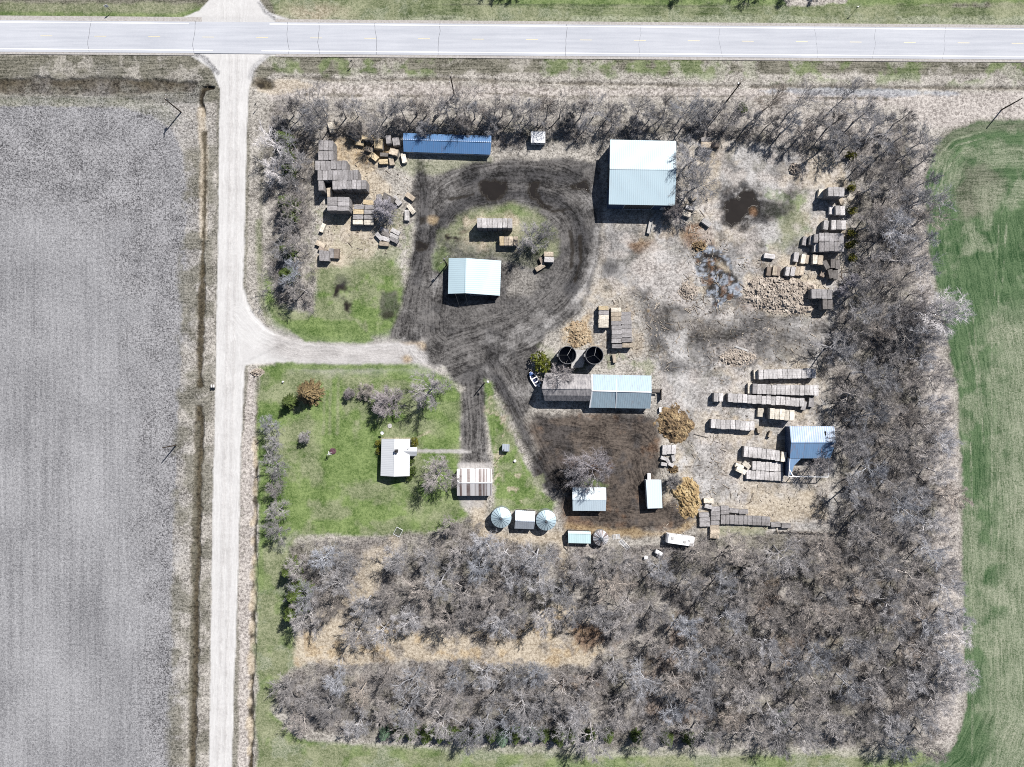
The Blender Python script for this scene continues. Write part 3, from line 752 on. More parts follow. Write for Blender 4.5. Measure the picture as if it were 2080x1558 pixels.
# ------------------------------------------------------------------ building materials
M = {}
M['white_wall'] = plain('white_siding', (190, 190, 192), (226, 226, 228), 1.5, .7, 0, .3, .1, 2, .6)
M['grey_wall'] = plain('grey_boards', (96, 94, 94), (140, 136, 134), 2.0, .85, 0, .2, .3, 3, .5, False, (3, 3, .6))
M['blue_wall'] = plain('blue_steel_siding', (70, 92, 130), (104, 128, 166), 1.0, .5, .3, .4, .1, 2, .5)
M['red_wall'] = plain('red_boards', (104, 50, 42), (140, 72, 60), 2.0, .85, 0, .2, .3, 3, .5, False, (3, 3, .6))
M['glass'] = plain('window_glass', (30, 36, 44), (50, 58, 68), 2, .1, 0, .6, 0, 2, .5)
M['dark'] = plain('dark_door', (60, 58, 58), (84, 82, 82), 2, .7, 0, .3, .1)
M['white'] = plain('white_enamel', (222, 222, 224), (246, 246, 248), 1.2, .4, 0, .4, 0, 2, .72)
M['white_trim'] = plain('white_trim', (214, 216, 220), (240, 242, 246), 1.2, .5, 0, .4, 0, 2, .7)
M['wood'] = plain('weathered_wood', (112, 104, 98), (168, 160, 152), 3, .9, 0, .2, .4, 3, .5, False, (4, 4, .5))
M['pole_wood'] = plain('creosoted_pole', (66, 56, 48), (104, 92, 82), 4, .9, 0, .2, .3)
M['steel'] = plain('grey_steel', (130, 132, 136), (176, 178, 182), 3, .4, .7, .4, 0)
M['rubber'] = plain('tyre_rubber', (26, 26, 27), (42, 42, 43), 3, .85, 0, .2, .1)
M['navy'] = plain('navy_glazed_steel', (20, 28, 48), (40, 50, 76), .8, .45, .1, .5, .05, 3, .7)
M['concrete'] = plain('concrete', (176, 174, 172), (216, 214, 212), 1.5, .9, 0, .2, .2, 2.5, .5)
M['shingle'] = plain('weathered_shingles', (122, 120, 124), (190, 186, 186), 1.1, .8, 0, .3, .4, 3.0, .56, False, (2.2, .5, 1))
M['house_roof'] = metal_roof('white_ribbed_roof', (244, 247, 252), 'y', None, .75, 0, .4, .12, k=.46, spec=.2)
M['long_roof'] = metal_roof('blue_sheet_roof', (98, 150, 208), 'x', .2, .4, 0, .45, .3, k=.42, spec=1.0)  # blue of the sky mirrored in the metal is put into the base colour
M['big_roof'] = metal_roof('pale_blue_roof', (214, 240, 253), 'x', .15, .5, 0, .45, .16, k=.42, spec=.6)
M['shed_roof'] = metal_roof('icy_blue_roof', (214, 240, 251), 'y', .1, .5, 0, .45, .16, k=.43, spec=.6)
M['barn_roof'] = metal_roof('streaked_blue_roof', (204, 230, 246), 'x', .4, .48, 0, .5, .6, k=.42, spec=.8)
M['south_roof'] = metal_roof('white_steel_roof', (222, 240, 252), 'x', .1, .48, 0, .4, .14, k=.5, spec=.8)
M['rusty_roof'] = metal_roof('rust_striped_roof', (216, 214, 216), 'x', None, .5, .1, .3, .3, .62, (118, 98, 92), k=.58)
M['torn_roof'] = metal_roof('stained_blue_roof', (126, 168, 214), 'x', .8, .5, 0, .5, .8, k=.42, spec=.8)
M['grey_roof'] = metal_roof('dull_grey_roof', (182, 190, 200), 'x', .2, .5, .6, .4, .4, k=.8)
M['bin_roof'] = metal_roof('galvanised_bin_roof', (208, 230, 240), 'x', None, .5, .45, 9.0, .1, k=.66)
M['bin_wall'] = plain('galvanised_bin_wall', (170, 178, 186), (206, 212, 218), 2, .42, .7, .4, .1, 2, .7, False, (.2, .2, 6))
M['teal_roof'] = metal_roof('faded_teal_roof', (206, 234, 238), 'x', None, .5, .15, .4, .7, k=.75)

def lerp(a, b, t_): return a + (b - a) * t_

def building(name, label, cat, A, B_, R, hA, hB, hR, roof, wall, ov=.22, ridge=True, group=None, brk=None, wname='wall', cap=None, base_z=-.15):
    """A, B_ = the two eaves, R = the ridge (each two photo points); returns root and a door/window adder"""
    a = [P(*q, hA) for q in A]; b = [P(*q, hB) for q in B_]
    r = [P(*q, hR) for q in R] if R else None
    cen = (a[0] + a[1] + b[0] + b[1]) / 4
    root = thing(name, label, cat, (cen.x, cen.y, 0), 0, group)
    th = Vector((0, 0, .1))
    prof = []      # cross-section lines from eave A over the ridge to eave B
    if r:
        prof = [a] + ([[lerp(a[i], r[i], brk[0]) + Vector((0, 0, brk[1])) for i in (0, 1)]] if brk else []) + [r] + \
               ([[lerp(b[i], r[i], brk[0]) + Vector((0, 0, brk[1])) for i in (0, 1)]] if brk else []) + [b]
    else: prof = [a, b]
    m = MB()
    n = len(prof)
    vs = [q for pr in prof for q in pr] + [q - th for pr in prof for q in pr]
    fs = []
    for i in range(n - 1):
        fs += [(2 * i, 2 * i + 2, 2 * i + 3, 2 * i + 1), (2 * n + 2 * i, 2 * n + 2 * i + 1, 2 * n + 2 * i + 3, 2 * n + 2 * i + 2)]
        for e in (0, 1): fs.append((2 * i + e, 2 * n + 2 * i + e, 2 * n + 2 * i + 2 + e, 2 * i + 2 + e))
    fs += [(0, 1, 2 * n + 1, 2 * n), (2 * n - 2, 4 * n - 2, 4 * n - 1, 2 * n - 1)]
    m.add(vs, fs)
    ro = m.build('roof', roof, root, world=True)
    if r and ridge:
        m = MB(); d = (r[1] - r[0]).normalized()
        m.bar(r[0] + d * .02 + Vector((0, 0, .03)), r[1] - d * .02 + Vector((0, 0, .03)), .24, .06)
        m.build('ridge_cap', cap or roof, ro, world=True).location = (0, 0, 0)
    # walls
    L = (a[1] - a[0]).length; t0 = ov / L
    inset = [[lerp(pr[0], pr[1], t0), lerp(pr[0], pr[1], 1 - t0)] for pr in prof]
    def inw(p_, q_):  # move eave point towards the ridge
        s_ = ov / max((Vector((q_.x - p_.x, q_.y - p_.y, 0))).length, .01)
        return lerp(p_, q_, s_)
    wl = [list(q) for q in inset]
    for i in (0, 1):
        wl[0][i] = inw(inset[0][i], inset[1][i]); wl[-1][i] = inw(inset[-1][i], inset[-2][i])
    dz = Vector((0, 0, .105))
    wl = [[q - dz for q in pr] for pr in wl]
    m = MB()
    g = lambda q: Vector((q.x, q.y, base_z))
    for pr, flip in ((wl[0], 0), (wl[-1], 1)):
        m.add([g(pr[0]), g(pr[1]), pr[1], pr[0]], [(0, 1, 2, 3) if flip else (3, 2, 1, 0)])
    for e in (0, 1):
        ring = [g(wl[0][e])] + [pr[e] for pr in wl] + [g(wl[-1][e])]
        k = tuple(range(len(ring)))
        m.add(ring, [k if e else k[::-1]])
    m.build(wname, wall, root, world=True)
    mid = Vector((cen.x, cen.y, 0))
    def opening(kind, side, f0, f1, z0, z1, mat, frame=None):
        """side: 'A','B' long walls, '0','1' gable ends"""
        if side in 'AB':
            q = wl[0] if side == 'A' else wl[-1]; p0, p1 = g(q[0]), g(q[1])
        else:
            e = int(side); p0, p1 = g(wl[0][e]), g(wl[-1][e])
        d = (p1 - p0); n_ = Vector((-d.y, d.x, 0)).normalized()
        if n_.dot((p0 + p1) / 2 - mid) < 0: n_ = -n_
        q0, q1 = lerp(p0, p1, f0), lerp(p0, p1, f1)
        def slab(q0, q1, z0, z1, d0, d1):
            vs = []
            for z in (z0, z1):
                for pt, dd in ((q0, d0), (q1, d0), (q1, d1), (q0, d1)): vs.append(Vector((pt.x, pt.y, z)) + n_ * dd)
            return vs, [(3, 2, 1, 0), (4, 5, 6, 7), (0, 1, 5, 4), (1, 2, 6, 5), (2, 3, 7, 6), (3, 0, 4, 7)]
        m = MB(); m.add(*slab(q0, q1, z0, z1, -.02, .05))
        o = m.build(kind, mat, root, world=True)
        if frame:
            u = (q1 - q0).normalized() * .07
            m = MB()
            m.add(*slab(q0 - u, q0, z0, z1, -.02, .08)); m.add(*slab(q1, q1 + u, z0, z1, -.02, .08))
            m.add(*slab(q0 - u, q1 + u, z1, z1 + .07, -.02, .08)); m.add(*slab(q0 - u, q1 + u, z0 - .07, z0, -.02, .09))
            fo = m.build('frame', frame, o); fo.data.transform(Matrix.Translation(-root.location))
        return o
    if r and ridge:
        rc = [c for c in ro.children if c.name.startswith('ridge_cap')][0]
        rc.data.transform(Matrix.Translation(-root.location))
    return root, opening

# --- the sheds, barns, house
b_, op = building('livestock_shed', 'long low shed with blue sheet metal gable roof at the north windbreak', 'shed',
                  [(819, 270), (998, 275.5)], [(820, 308), (996, 314)], [(818.5, 283), (998, 288.5)], 1.7, 1.6, 2.45, M['long_roof'], M['white_wall'])
for i in range(5): op('window', 'B', .1 + i * .18, .16 + i * .18, .7, 1.15, M['glass'], M['white_trim'])
op('door', '1', .35, .6, .05, 1.5, M['dark'], M['white_trim'])
b_, op = building('small_shed', 'small white shed with two windows east of the long blue shed', 'shed',
                  [(1078.5, 267), (1108, 267)], [(1078.5, 289.5), (1107.5, 290)], None, 2.05, 1.75, 0, M['white'], M['white_wall'], .06)
op('window', 'B', .22, .36, .85, 1.4, M['glass'], M['white_trim']); op('window', 'B', .52, .66, .85, 1.4, M['glass'], M['white_trim'])
op('door', '1', .35, .7, .02, 1.5, M['dark'])
b_, op = building('machine_shed', 'large square machine shed with pale icy blue metal roof', 'shed',
                  [(1239.5, 283.5), (1373.5, 286.5)], [(1236.5, 415), (1371, 417.5)], [(1238.5, 343), (1374, 344.5)], 4.7, 4.7, 6.1, M['big_roof'], M['blue_wall'])
op('sliding_door', 'B', .25, .7, .02, 4.0, M['steel'], M['white_trim']); op('door', 'B', .85, .91, .02, 2.1, M['white'], M['white_trim'])
op('sliding_door', '0', .3, .7, .02, 4.0, M['steel'])
b_, op = building('saltbox_shed', 'pole shed with off-centre ridge and glaring icy roof inside the dirt loop', 'shed',
                  [(911.5, 524.5), (910, 596.5)], [(1018, 529.5), (1015.5, 600.5)], [(946.5, 524), (945, 595.5)], 3.0, 2.2, 4.0, M['shed_roof'], M['blue_wall'])
op('wide_doorway', '1', .42, .93, .02, 2.1, M['dark'], M['white_trim']); op('sliding_door', '1', .08, .36, .02, 2.5, M['steel'])
op('window', 'A', .2, .3, 1.2, 2.0, M['glass'], M['white_trim'])
pm = MB(); pm.bar(P(925, 597.5, 3.3), P(934, 625, .02), .05); single('guy_wire', pm, M['steel'], 'thin stay wire from the left half of the saltbox shed gable', 'wire')
pm = MB(); pm.bar(P(945, 597.5, 3.8), P(950.5, 622, .02), .05); single('guy_wire', pm, M['steel'], 'thin stay wire from the ridge end of the saltbox shed', 'wire')
b_, op = building('old_barn', 'old barn with weathered grey gambrel roof beside the twin silos', 'barn',
                  [(1107, 757), (1200, 760.5)], [(1106.5, 814), (1199.5, 815)], [(1100.5, 789), (1200.5, 790)], 2.9, 2.9, 5.3, M['shingle'], M['grey_wall'], .25, True, None, (.45, .35), 'wall')
op('door', 'B', .15, .3, .02, 2.2, M['dark'], M['wood']); op('door', 'B', .65, .75, .02, 2.1, M['dark'], M['wood'])
for q in (.38, .5): op('window', 'B', q, q + .06, 1.0, 1.7, M['glass'], M['white_trim'])
op('loft_door', '0', .38, .62, 2.6, 4.2, M['dark'], M['wood'])
b_, op = building('barn_addition', 'barn addition with streaked blue metal roof joined to the old grey barn', 'barn',
                  [(1202, 760.5), (1323, 763)], [(1197.5, 828), (1321, 830)], [(1202.5, 793.5), (1323.5, 796.5)], 2.2, 2.0, 4.6, M['barn_roof'], M['blue_wall'], .25, True, None, None, 'wall', M['white_trim'])
op('sliding_door', 'B', .1, .3, .02, 1.7, M['steel']); op('sliding_door', '1', .3, .6, .02, 2.6, M['steel'], M['white_trim'])
for q in (.42, .58, .74): op('window', 'B', q, q + .05, .8, 1.4, M['glass'], M['white_trim'])
m = MB()
for (q0, q1, h0, h1) in (((1252.5, 763, ), (1252.5, 795.5), 2.25, 4.66), ((1252.5, 795.5), (1250.5, 829), 4.66, 2.05)):
    m.bar(P(*q0, h0), P(*q1, h1), .14, .06)
m.build('roof_seam', M['white_trim'], b_, world=True)
m = MB(); m.bar(P(1202.6, 761, 2.26), P(1203, 793, 4.66), .3, .08); m.bar(P(1203, 793, 4.66), P(1198, 828, 2.06), .3, .08)
m.build('verge_trim', M['white_trim'], b_, world=True)
b_, op = building('calf_shed', 'white steel gable shed standing alone in the brown barn lot', 'shed',
                  [(1163, 990), (1231, 990.5)], [(1163.5, 1037.5), (1230.5, 1038)], [(1163, 1015.5), (1231.5, 1015.5)], 2.5, 2.5, 3.5, M['south_roof'], M['white_wall'])
op('sliding_door', '1', .25, .75, .02, 2.2, M['steel'], M['white_trim']); op('window', 'B', .3, .4, 1, 1.7, M['glass'], M['white_trim']); op('window', 'B', .6, .7, 1, 1.7, M['glass'], M['white_trim'])
b_, op = building('lean_to_shed', 'small white shed with single slope roof beside the golden manure heap', 'shed',
                  [(1312, 975), (1315.5, 1033)], [(1343, 974.5), (1345.5, 1032)], None, 2.5, 2.1, 0, M['south_roof'], M['white_wall'], .12)
op('wide_doorway', 'B', .1, .9, .02, 1.9, M['dark'])
b_, op = building('farmhouse', 'small white farmhouse with white roof standing on the lawn', 'house',
                  [(775, 891.5), (773, 966.5)], [(833, 891.5), (832, 967)], [(802.5, 891.5), (800.5, 968)], 2.5, 2.5, 3.8, M['house_roof'], M['white_wall'], .3, True, None, None, 'wall', M['white_trim'])
for q in (.15, .45, .75): op('window', 'A', q, q + .1, 1.0, 2.0, M['glass'], M['white_trim'])
for q in (.25, .62): op('window', '1', q, q + .14, 1.0, 2.0, M['glass'], M['white_trim'])
for q in (.1, .7): op('window', 'B', q, q + .1, 1.0, 2.0, M['glass'], M['white_trim'])
# porch with its own little gable, running into the main roof
m = MB()
pa = [P(822, 908.5, 2.75), P(847, 908.5, 2.3)]; pb = [P(824, 926, 2.75), P(846, 926.5, 2.3)]
e0, e1 = P(847, 908.5, 2.3), P(846, 926.5, 2.3); rr1, rr0 = P(846.8, 917, 3.1), P(813, 916.5, 3.1)
i0, i1 = P(829, 908.5, 2.3), P(828, 926.5, 2.3)
m.add([e0, i0, rr0, rr1, e1, i1], [(0, 1, 2, 3), (4, 3, 2, 5)])
dn = Vector((0, 0, .1)); m.add([q - dn for q in (e0, i0, rr0, rr1, e1, i1)], [(3, 2, 1, 0), (5, 2, 3, 4)])
m.add([e0, e0 - dn, rr1 - dn, rr1], [(0, 1, 2, 3)]); m.add([e1, e1 - dn, rr1 - dn, rr1], [(3, 2, 1, 0)]); m.add([e0, i0, i0 - dn, e0 - dn], [(3, 2, 1, 0)]); m.add([e1, i1, i1 - dn, e1 - dn], [(0, 1, 2, 3)])
pr = m.build('porch_roof', M['house_roof'], b_, world=True)
m = MB()
w0, w1 = P(844.5, 910.5, 2.2), P(844, 924.5, 2.2); v0, v1 = P(830, 910.5, 2.2), P(830, 924.5, 2.2); top = P(844.3, 917, 2.9)
gd = lambda q: Vector((q.x, q.y, -.1))
m.add([gd(w0), gd(w1), w1, top, w0], [(4, 3, 2, 1, 0)]); m.add([gd(v0), gd(w0), w0, v0], [(0, 1, 2, 3)][::-1]); m.add([gd(w1), gd(v1), v1, w1], [(0, 1, 2, 3)])
pw = m.build('porch', M['white_wall'], b_, world=True)
m = MB(); c0 = lerp(w0, w1, .3); c1 = lerp(w0, w1, .7); m.box(w0.x - .03, min(c0.y, c1.y), 0, w0.x + .04, max(c0.y, c1.y), 2.0)
d_ = m.build('door', M['dark'], pw); d_.data.transform(Matrix.Translation(-b_.location))
m = MB(); c = P(806, 915.5, 3.7); m.box(c.x - .3, c.y - .3, 3.0, c.x + .3, c.y + .3, 4.5); m.box(c.x - .36, c.y - .36, 4.5, c.x + .36, c.y + .36, 4.6)
ch = m.build('chimney', M['dark'], b_, world=True)
m = MB(); m.tube([(c.x, c.y, 4.6), (c.x, c.y, 4.85)], .12, 8); o_ = m.build('flue', M['rubber'], ch); o_.data.transform(Matrix.Translation(-b_.location))
m = MB(); c = P(829, 912, 2.9); m.tube([(c.x, c.y, 2.5), (c.x, c.y, 3.3)], .07, 8); m.build('vent_pipe', M['dark'], b_, world=True)
b_, op = building('garage', 'double garage with brown rust striped metal roof south of the lane', 'garage',
                  [(928, 952.5), (999.5, 952)], [(928.5, 1007), (998.5, 1007)], [(928, 980.5), (1000, 980.5)], 2.2, 2.1, 3.1, M['rusty_roof'], M['white_wall'], .2, True, None, None, 'wall', M['white_trim'])
op('garage_door', 'A', .08, .46, .02, 1.95, M['white'], M['white_trim']); op('garage_door', 'A', .54, .92, .02, 1.95, M['white'], M['white_trim']); op('window', 'B', .4, .55, .9, 1.6, M['glass'], M['white_trim'])
b_, op = building('feed_shed', 'small shed with half pale and half grey roof between two grain bins', 'shed',
                  [(1047, 1036.5), (1087, 1038.5)], [(1045, 1073.5), (1084.5, 1075)], [(1046.5, 1057.5), (1086.5, 1059.5)], 2.3, 2.3, 3.1, M['grey_roof'], M['grey_wall'], .15)
op('door', 'A', .4, .6, .02, 2.0, M['dark'])
b_, op = building('teal_lean_to', 'lean-to with faded teal patched roof beside the rusty little bin', 'shed',
                  [(1153.5, 1078.5), (1199.5, 1080)], [(1154.5, 1103), (1200, 1104)], [(1154, 1083), (1200, 1084.5)], 2.1, 1.8, 2.4, M['teal_roof'], M['grey_wall'], .1)
op('wide_doorway', 'B', .1, .6, .02, 1.4, M['dark'])
m = MB(); m.bar(P(1154, 1104, 1.75), P(1152.5, 1118, .1), .14); m.build('brace', M['wood'], b_, world=True)
b_, op = building('pump_house', 'tiny square hut with flat grey roof on the lawn strip', 'hut',
                  [(1020.5, 902), (1035, 903)], [(1020, 916.5), (1034.5, 917)], None, 1.55, 1.45, 0, M['grey_roof'], M['white_wall'], .06)
op('door', 'B', .35, .65, .02, 1.2, M['dark']); m = MB(); c = P(1023, 914, 1.5); m.tube([(c.x, c.y, 1.4), (c.x, c.y, 1.75)], .13, 8); m.build('vent_pipe', M['dark'], b_, world=True)
# torn shed at the south-east: gable roof over its north half, bare frame over the rest
b_, op = building('torn_shed', 'metal shed with stained blue roof, its southern half stripped to the frame', 'shed',
                  [(1604, 866), (1694.5, 866)], [(1604.5, 931), (1686, 931)], [(1607, 899.5), (1698.5, 899)], 3.0, 3.0, 3.9, M['torn_roof'], M['blue_wall'], .15)
m = MB(); s0, s1 = P(1602, 968, 2.7), P(1682, 969, 2.7); n0, n1 = P(1604.5, 931.3, 2.9), P(1684, 931.3, 2.9)
m.bar(s0, s1, .14); m.bar(s0, n0, .12); m.bar(s1, n1, .1)
for i in range(6):
    q = lerp(s0, s1, i / 5); m.bar((q.x, q.y, 0), q, .14)
m.build('bare_frame', M['white_trim'], b_, world=True)
m = MB(); m.bar(P(1603, 953, 2.8), P(1612, 968.5, 2.75), .2, .1); m.build('fallen_rafter', M['white'], b_, world=True)
m = MB(); q = [P(1604.5, 931.4, 2.88), P(1627, 931.4, 2.88), P(1613, 946, 2.8), P(1609.5, 957, 2.76), P(1608, 964, 2.72), P(1603, 964, 2.72)]
m.add(q + [v - Vector((0, 0, .05)) for v in q], [(5, 4, 3, 2, 1, 0), (6, 7, 8, 9, 10, 11)] + [(i, (i + 1) % 6, 6 + (i + 1) % 6, 6 + i) for i in range(6)])
m.build('torn_sheet', M['torn_roof'], b_, world=True)
m = MB(); q0, q1 = P(1602, 931, 2.9), P(1602, 968, 2.7); m.add([(q0.x, q0.y, -.1), (q1.x, q1.y, -.1), q1, q0, (q0.x + .06, q0.y, -.1), (q1.x + .06, q1.y, -.1), (q1.x + .06, q1.y, q1.z), (q0.x + .06, q0.y, q0.z)], [(0, 1, 2, 3), (7, 6, 5, 4), (3, 2, 6, 7), (1, 5, 6, 2)])
m.build('side_wall', M['blue_wall'], b_, world=True)
m = MB(); c = P(1677, 881, 3.5); m.box(c.x - .13, c.y - .55, c.z - .12, c.x + .13, c.y + .55, c.z + .02); m.build('roof_hole_patch', M['rubber'], b_, world=True)
# feed room between the silos
b_, op = building('feed_room', 'pale flat roofed feed room squeezed between the twin silos', 'shed',
                  [(1164, 710), (1193, 711)], [(1160, 748), (1184, 746)], None, 2.3, 2.1, 0, M['concrete'], M['white_wall'], .05)
# pen walls against the barn addition
pen = thing('feeding_pen', 'board walled feeding pen on the end of the barn addition', 'pen', tuple(P(1334, 808)))
m = MB()
for q0, q1 in (((1325, 790.5), (1341, 790.5)), ((1341.5, 791), (1341.5, 812))):
    a, b2 = P(*q0), P(*q1); m.bar((a.x, a.y, .7), (b2.x, b2.y, .7), .12, 1.4)
m.build('board_wall', M['wood'], pen, world=True)
m = MB(); q0, q1, q2, q3 = P(1325, 790.5, 1.62), P(1341, 791, 1.62), P(1340, 797, 1.35), P(1325, 797, 1.35)
m.add([q0, q1, q2, q3] + [v - Vector((0, 0, .06)) for v in (q0, q1, q2, q3)], [(3, 2, 1, 0), (4, 5, 6, 7), (0, 1, 5, 4), (1, 2, 6, 5), (2, 3, 7, 6), (3, 0, 4, 7)])
m.build('pen_roof', M['wood'], pen, world=True)
m = MB()
for q in ((1325.5, 791), (1341, 791), (1341.5, 811)): a = P(*q); m.bar((a.x, a.y, 0), (a.x, a.y, 1.6), .16)
m.build('post', M['pole_wood'], pen, world=True)

# --- silos and bins
def silo(px, py, label, rpx, h, ang):
    c = P(px, py, h); R_ = rpx / S * (1 - h / H)
    root = thing('silo', label, 'silo', (c.x, c.y, 0), 0, 'twin open topped silos')
    N = 40
    m = MB(); ri = R_ - .1
    for z, r_ in ((-.1, R_), (h, R_), (h, ri), (.3, ri)):
        m.v += [(r_ * math.cos(2 * math.pi * k / N), r_ * math.sin(2 * math.pi * k / N), z) for k in range(N)]
    for i in range(3):
        for k in range(N): k2 = (k + 1) % N; m.f.append((i * N + k, i * N + k2, i * N + N + k2, i * N + N + k))
    m.f.append(tuple(3 * N + k for k in range(N)))
    m.build('shell', M['navy'], root, smooth=False)
    m = MB(); m.tube([(R_ * math.cos(2 * math.pi * k / N) * .985, R_ * math.sin(2 * math.pi * k / N) * .985, h + .02) for k in range(N + 1)], .075, 6, False)
    m.build('rim', M['steel'], root)
    m = MB()
    for k in range(3):
        t_ = ang + k * 2 * math.pi / 3; m.bar((0, 0, h + .25), (ri * math.cos(t_), ri * math.sin(t_), h - .05), .03)
    m.tube([(0, 0, h + .1), (0, 0, h + .35)], .09, 6)
    m.build('roof_strut', M['steel'], root)
    for z in (1.5, 3.0, 4.5):
        m = MB(); m.tube([((R_ + .02) * math.cos(2 * math.pi * k / N), (R_ + .02) * math.sin(2 * math.pi * k / N), z) for k in range(N + 1)], .05, 5, False)
        m.build('hoop', M['navy'], root)
    m = MB(); m.box(R_ * -1.12, -.3, 0, R_ * -.97, .3, h - .15); m.build('unloading_chute', M['concrete'], root)
silo(1152.6, 721.3, 'navy open topped silo, nearer the green cedar, of the pair', 18, 6.2, 1.05)
silo(1207.4, 721.6, 'navy open topped silo, nearer the stacked bales, of the pair', 18.2, 6.2, 1.35)

def grain_bin(px, py, label, rpx, he, hp, wall, roof, ribs, group):
    c = P(px, py, (he + hp) / 2); R_ = rpx / S * (1 - he / H)
    root = thing('grain_bin', label, 'grain bin', (c.x, c.y, 0), 0, group)
    N = 36
    m = MB(); nz_ = 5
    for i in range(nz_ * 2 + 1):
        z = -.1 + (he + .1) * i / (nz_ * 2); r_ = R_ - .06 - (.03 if i % 2 else 0)
        m.v += [(r_ * math.cos(2 * math.pi * k / N), r_ * math.sin(2 * math.pi * k / N), z) for k in range(N)]
    for i in range(nz_ * 2):
        for k in range(N): k2 = (k + 1) % N; m.f.append((i * N + k, i * N + k2, i * N + N + k2, i * N + N + k))
    m.build('wall', wall, root)
    m = MB()
    m.v += [(R_ * math.cos(2 * math.pi * k / N), R_ * math.sin(2 * math.pi * k / N), he) for k in range(N)] + [(.25 * math.cos(2 * math.pi * k / N), .25 * math.sin(2 * math.pi * k / N), hp) for k in range(N)] + [(R_ * math.cos(2 * math.pi * k / N), R_ * math.sin(2 * math.pi * k / N), he - .05) for k in range(N)]
    for k in range(N): k2 = (k + 1) % N; m.f += [(k, k2, N + k2, N + k), (2 * N + k, 2 * N + k2, k2, k)]
    ro = m.build('roof', roof, root)
    m = MB()
    for k in range(ribs):
        t_ = 2 * math.pi * k / ribs; m.bar((R_ * .98 * math.cos(t_), R_ * .98 * math.sin(t_), he + .04), (.25 * math.cos(t_), .25 * math.sin(t_), hp + .03), .05, .07)
    m.build('rib', M['bin_rib'], ro)
    m = MB(); m.tube([(0, 0, hp - .05), (0, 0, hp + .18)], [.32, .22], 12); m.build('fill_cap', M['steel'], root)
    m = MB(); m.box(-.45, -R_ - .02, .4, .45, -R_ + .25, 1.7); m.build('door', M['steel'], root)
M['bin_rib'] = plain('dark_seam', (96, 118, 136), (126, 148, 164), 2, .5, .6, .4, 0)
m_ = bpy.data.materials.new('rust_fan_roof'); t = NT(m_)
tc = t.new('ShaderNodeTexCoord').outputs['Object']; sp = t.new('ShaderNodeSeparateXYZ'); t.put(sp.inputs[0], tc)
an = t.math('ARCTAN2', sp.outputs[1], sp.outputs[0]); wn = t.new('ShaderNodeTexWhiteNoise', noise_dimensions='1D'); t.put(wn.inputs['W'], t.math('FLOOR', t.math('MULTIPLY', an, 4.8)))
t.put(t.bsdf.inputs['Base Color'], t.mix(t.math('MULTIPLY_ADD', wn.outputs[0], 3.0, -1.3, clamp=True), alb((226, 224, 228), .6), alb((146, 128, 122), .5))); set_bsdf(t.bsdf, .5, .3, .4)
M['rust_fan'] = m_
grain_bin(1018, 1052.5, 'round galvanised grain bin with ribbed conical roof nearest the garage', 20.8, 2.9, 4.1, M['bin_wall'], M['bin_roof'], 18, 'grain bins beside the feed shed')
grain_bin(1109.5, 1058, 'round galvanised grain bin with ribbed conical roof nearest the teal lean-to', 20.6, 2.9, 4.1, M['bin_wall'], M['bin_roof'], 18, 'grain bins beside the feed shed')
grain_bin(1221, 1094, 'small old grain bin with rust streaked white conical roof', 15.8, 1.8, 2.9, M['bin_wall'], M['rust_fan'], 22, 'grain bins beside the feed shed')

# --- poles, signs and small things
def pole(px, py, h, label, arm=True, az=0.0, lamp=False):
    c = P(px, py, 0); c.z = gz(px, py)
    root = thing('utility_pole', label, 'utility pole', tuple(c))
    m = MB(); m.tube([(0, 0, -.3), (0, 0, h)], [.17, .11], 8); m.build('shaft', M['pole_wood'], root)
    if arm:
        m = MB(); dx, dy = math.cos(az) * 1.1, math.sin(az) * 1.1; m.bar((-dx, -dy, h - .5), (dx, dy, h - .5), .12, .14); ar = m.build('crossarm', M['wood'], root)
        for q in (-.9, 0.12, .9):
            m = MB(); m.tube([(dx * q, dy * q, h - .43), (dx * q, dy * q, h - .2)], [.08, .05], 6); m.build('insulator', M['white'], ar)
        m = MB(); m.tube([(-.1, .28, h - 1.6), (-.1, .28, h - .9)], .2, 10); m.build('transformer', M['steel'], root)
    if lamp:
        m = MB(); m.bar((0, 0, h - .3), (.9, .25, h - .1), .06); la = m.build('lamp_arm', M['steel'], root)
        m = MB(); m.tube([(.9, .25, h - .3), (.9, .25, h - .05)], [.28, .12], 10); m.build('lamp_head', M['white'], la)
pole(368, 228, 7.6, 'wooden power pole at the corner of the ploughed field', True, 1.45)
pole(922.5, 192, 9.4, 'wooden power pole in the ditch above the long blue shed', True, 1.3)
pole(1478, 203, 9.2, 'wooden power pole above the windbreak right of the big shed', True, 1.3)
pole(2034.5, 223, 6.6, 'bare wooden pole at the top of the green field', False)
pole(908, 538, 7.2, 'wooden power pole at the corner of the saltbox shed', True, .8)
pole(984, 778, 4.6, 'yard light pole on the grass point by the lane', False, 0, True)
pole(357.5, 904.5, 6.2, 'leaning thin pole at the edge of the ploughed field', False)
def post(px, py, h, name, label, cat, panel=None, rz=0.0, pm=None):
    c = P(px, py, 0); c.z = gz(px, py)
    root = thing(name, label, cat, tuple(c), rz)
    m = MB(); m.tube([(0, 0, -.2), (0, 0, h)], .045, 6); m.build('post', M['steel'], root)
    if panel:
        w, hh = panel; m = MB(); m.box(-w / 2, .045, h - hh, w / 2, .075, h + .02); m.build('panel', pm or M['white'], root)
post(227, 23, 2.6, 'road_sign', 'white faced road sign on a post left of the junction, far verge', 'road sign', (.75, .9), .4)
post(717, 132, 2.2, 'road_sign', 'small plain road sign on the near verge above the bale stacks', 'road sign', (.6, .6), .4, M['steel'])
post(1733, 25, 2.4, 'road_sign', 'small plain road sign on the far verge at right', 'road sign', (.6, .6), .4, M['steel'])
post(525, 219, 2.2, 'road_sign', 'small plain sign beside the gravel road near the junction', 'road sign', (.6, .6), 1.2, M['steel'])
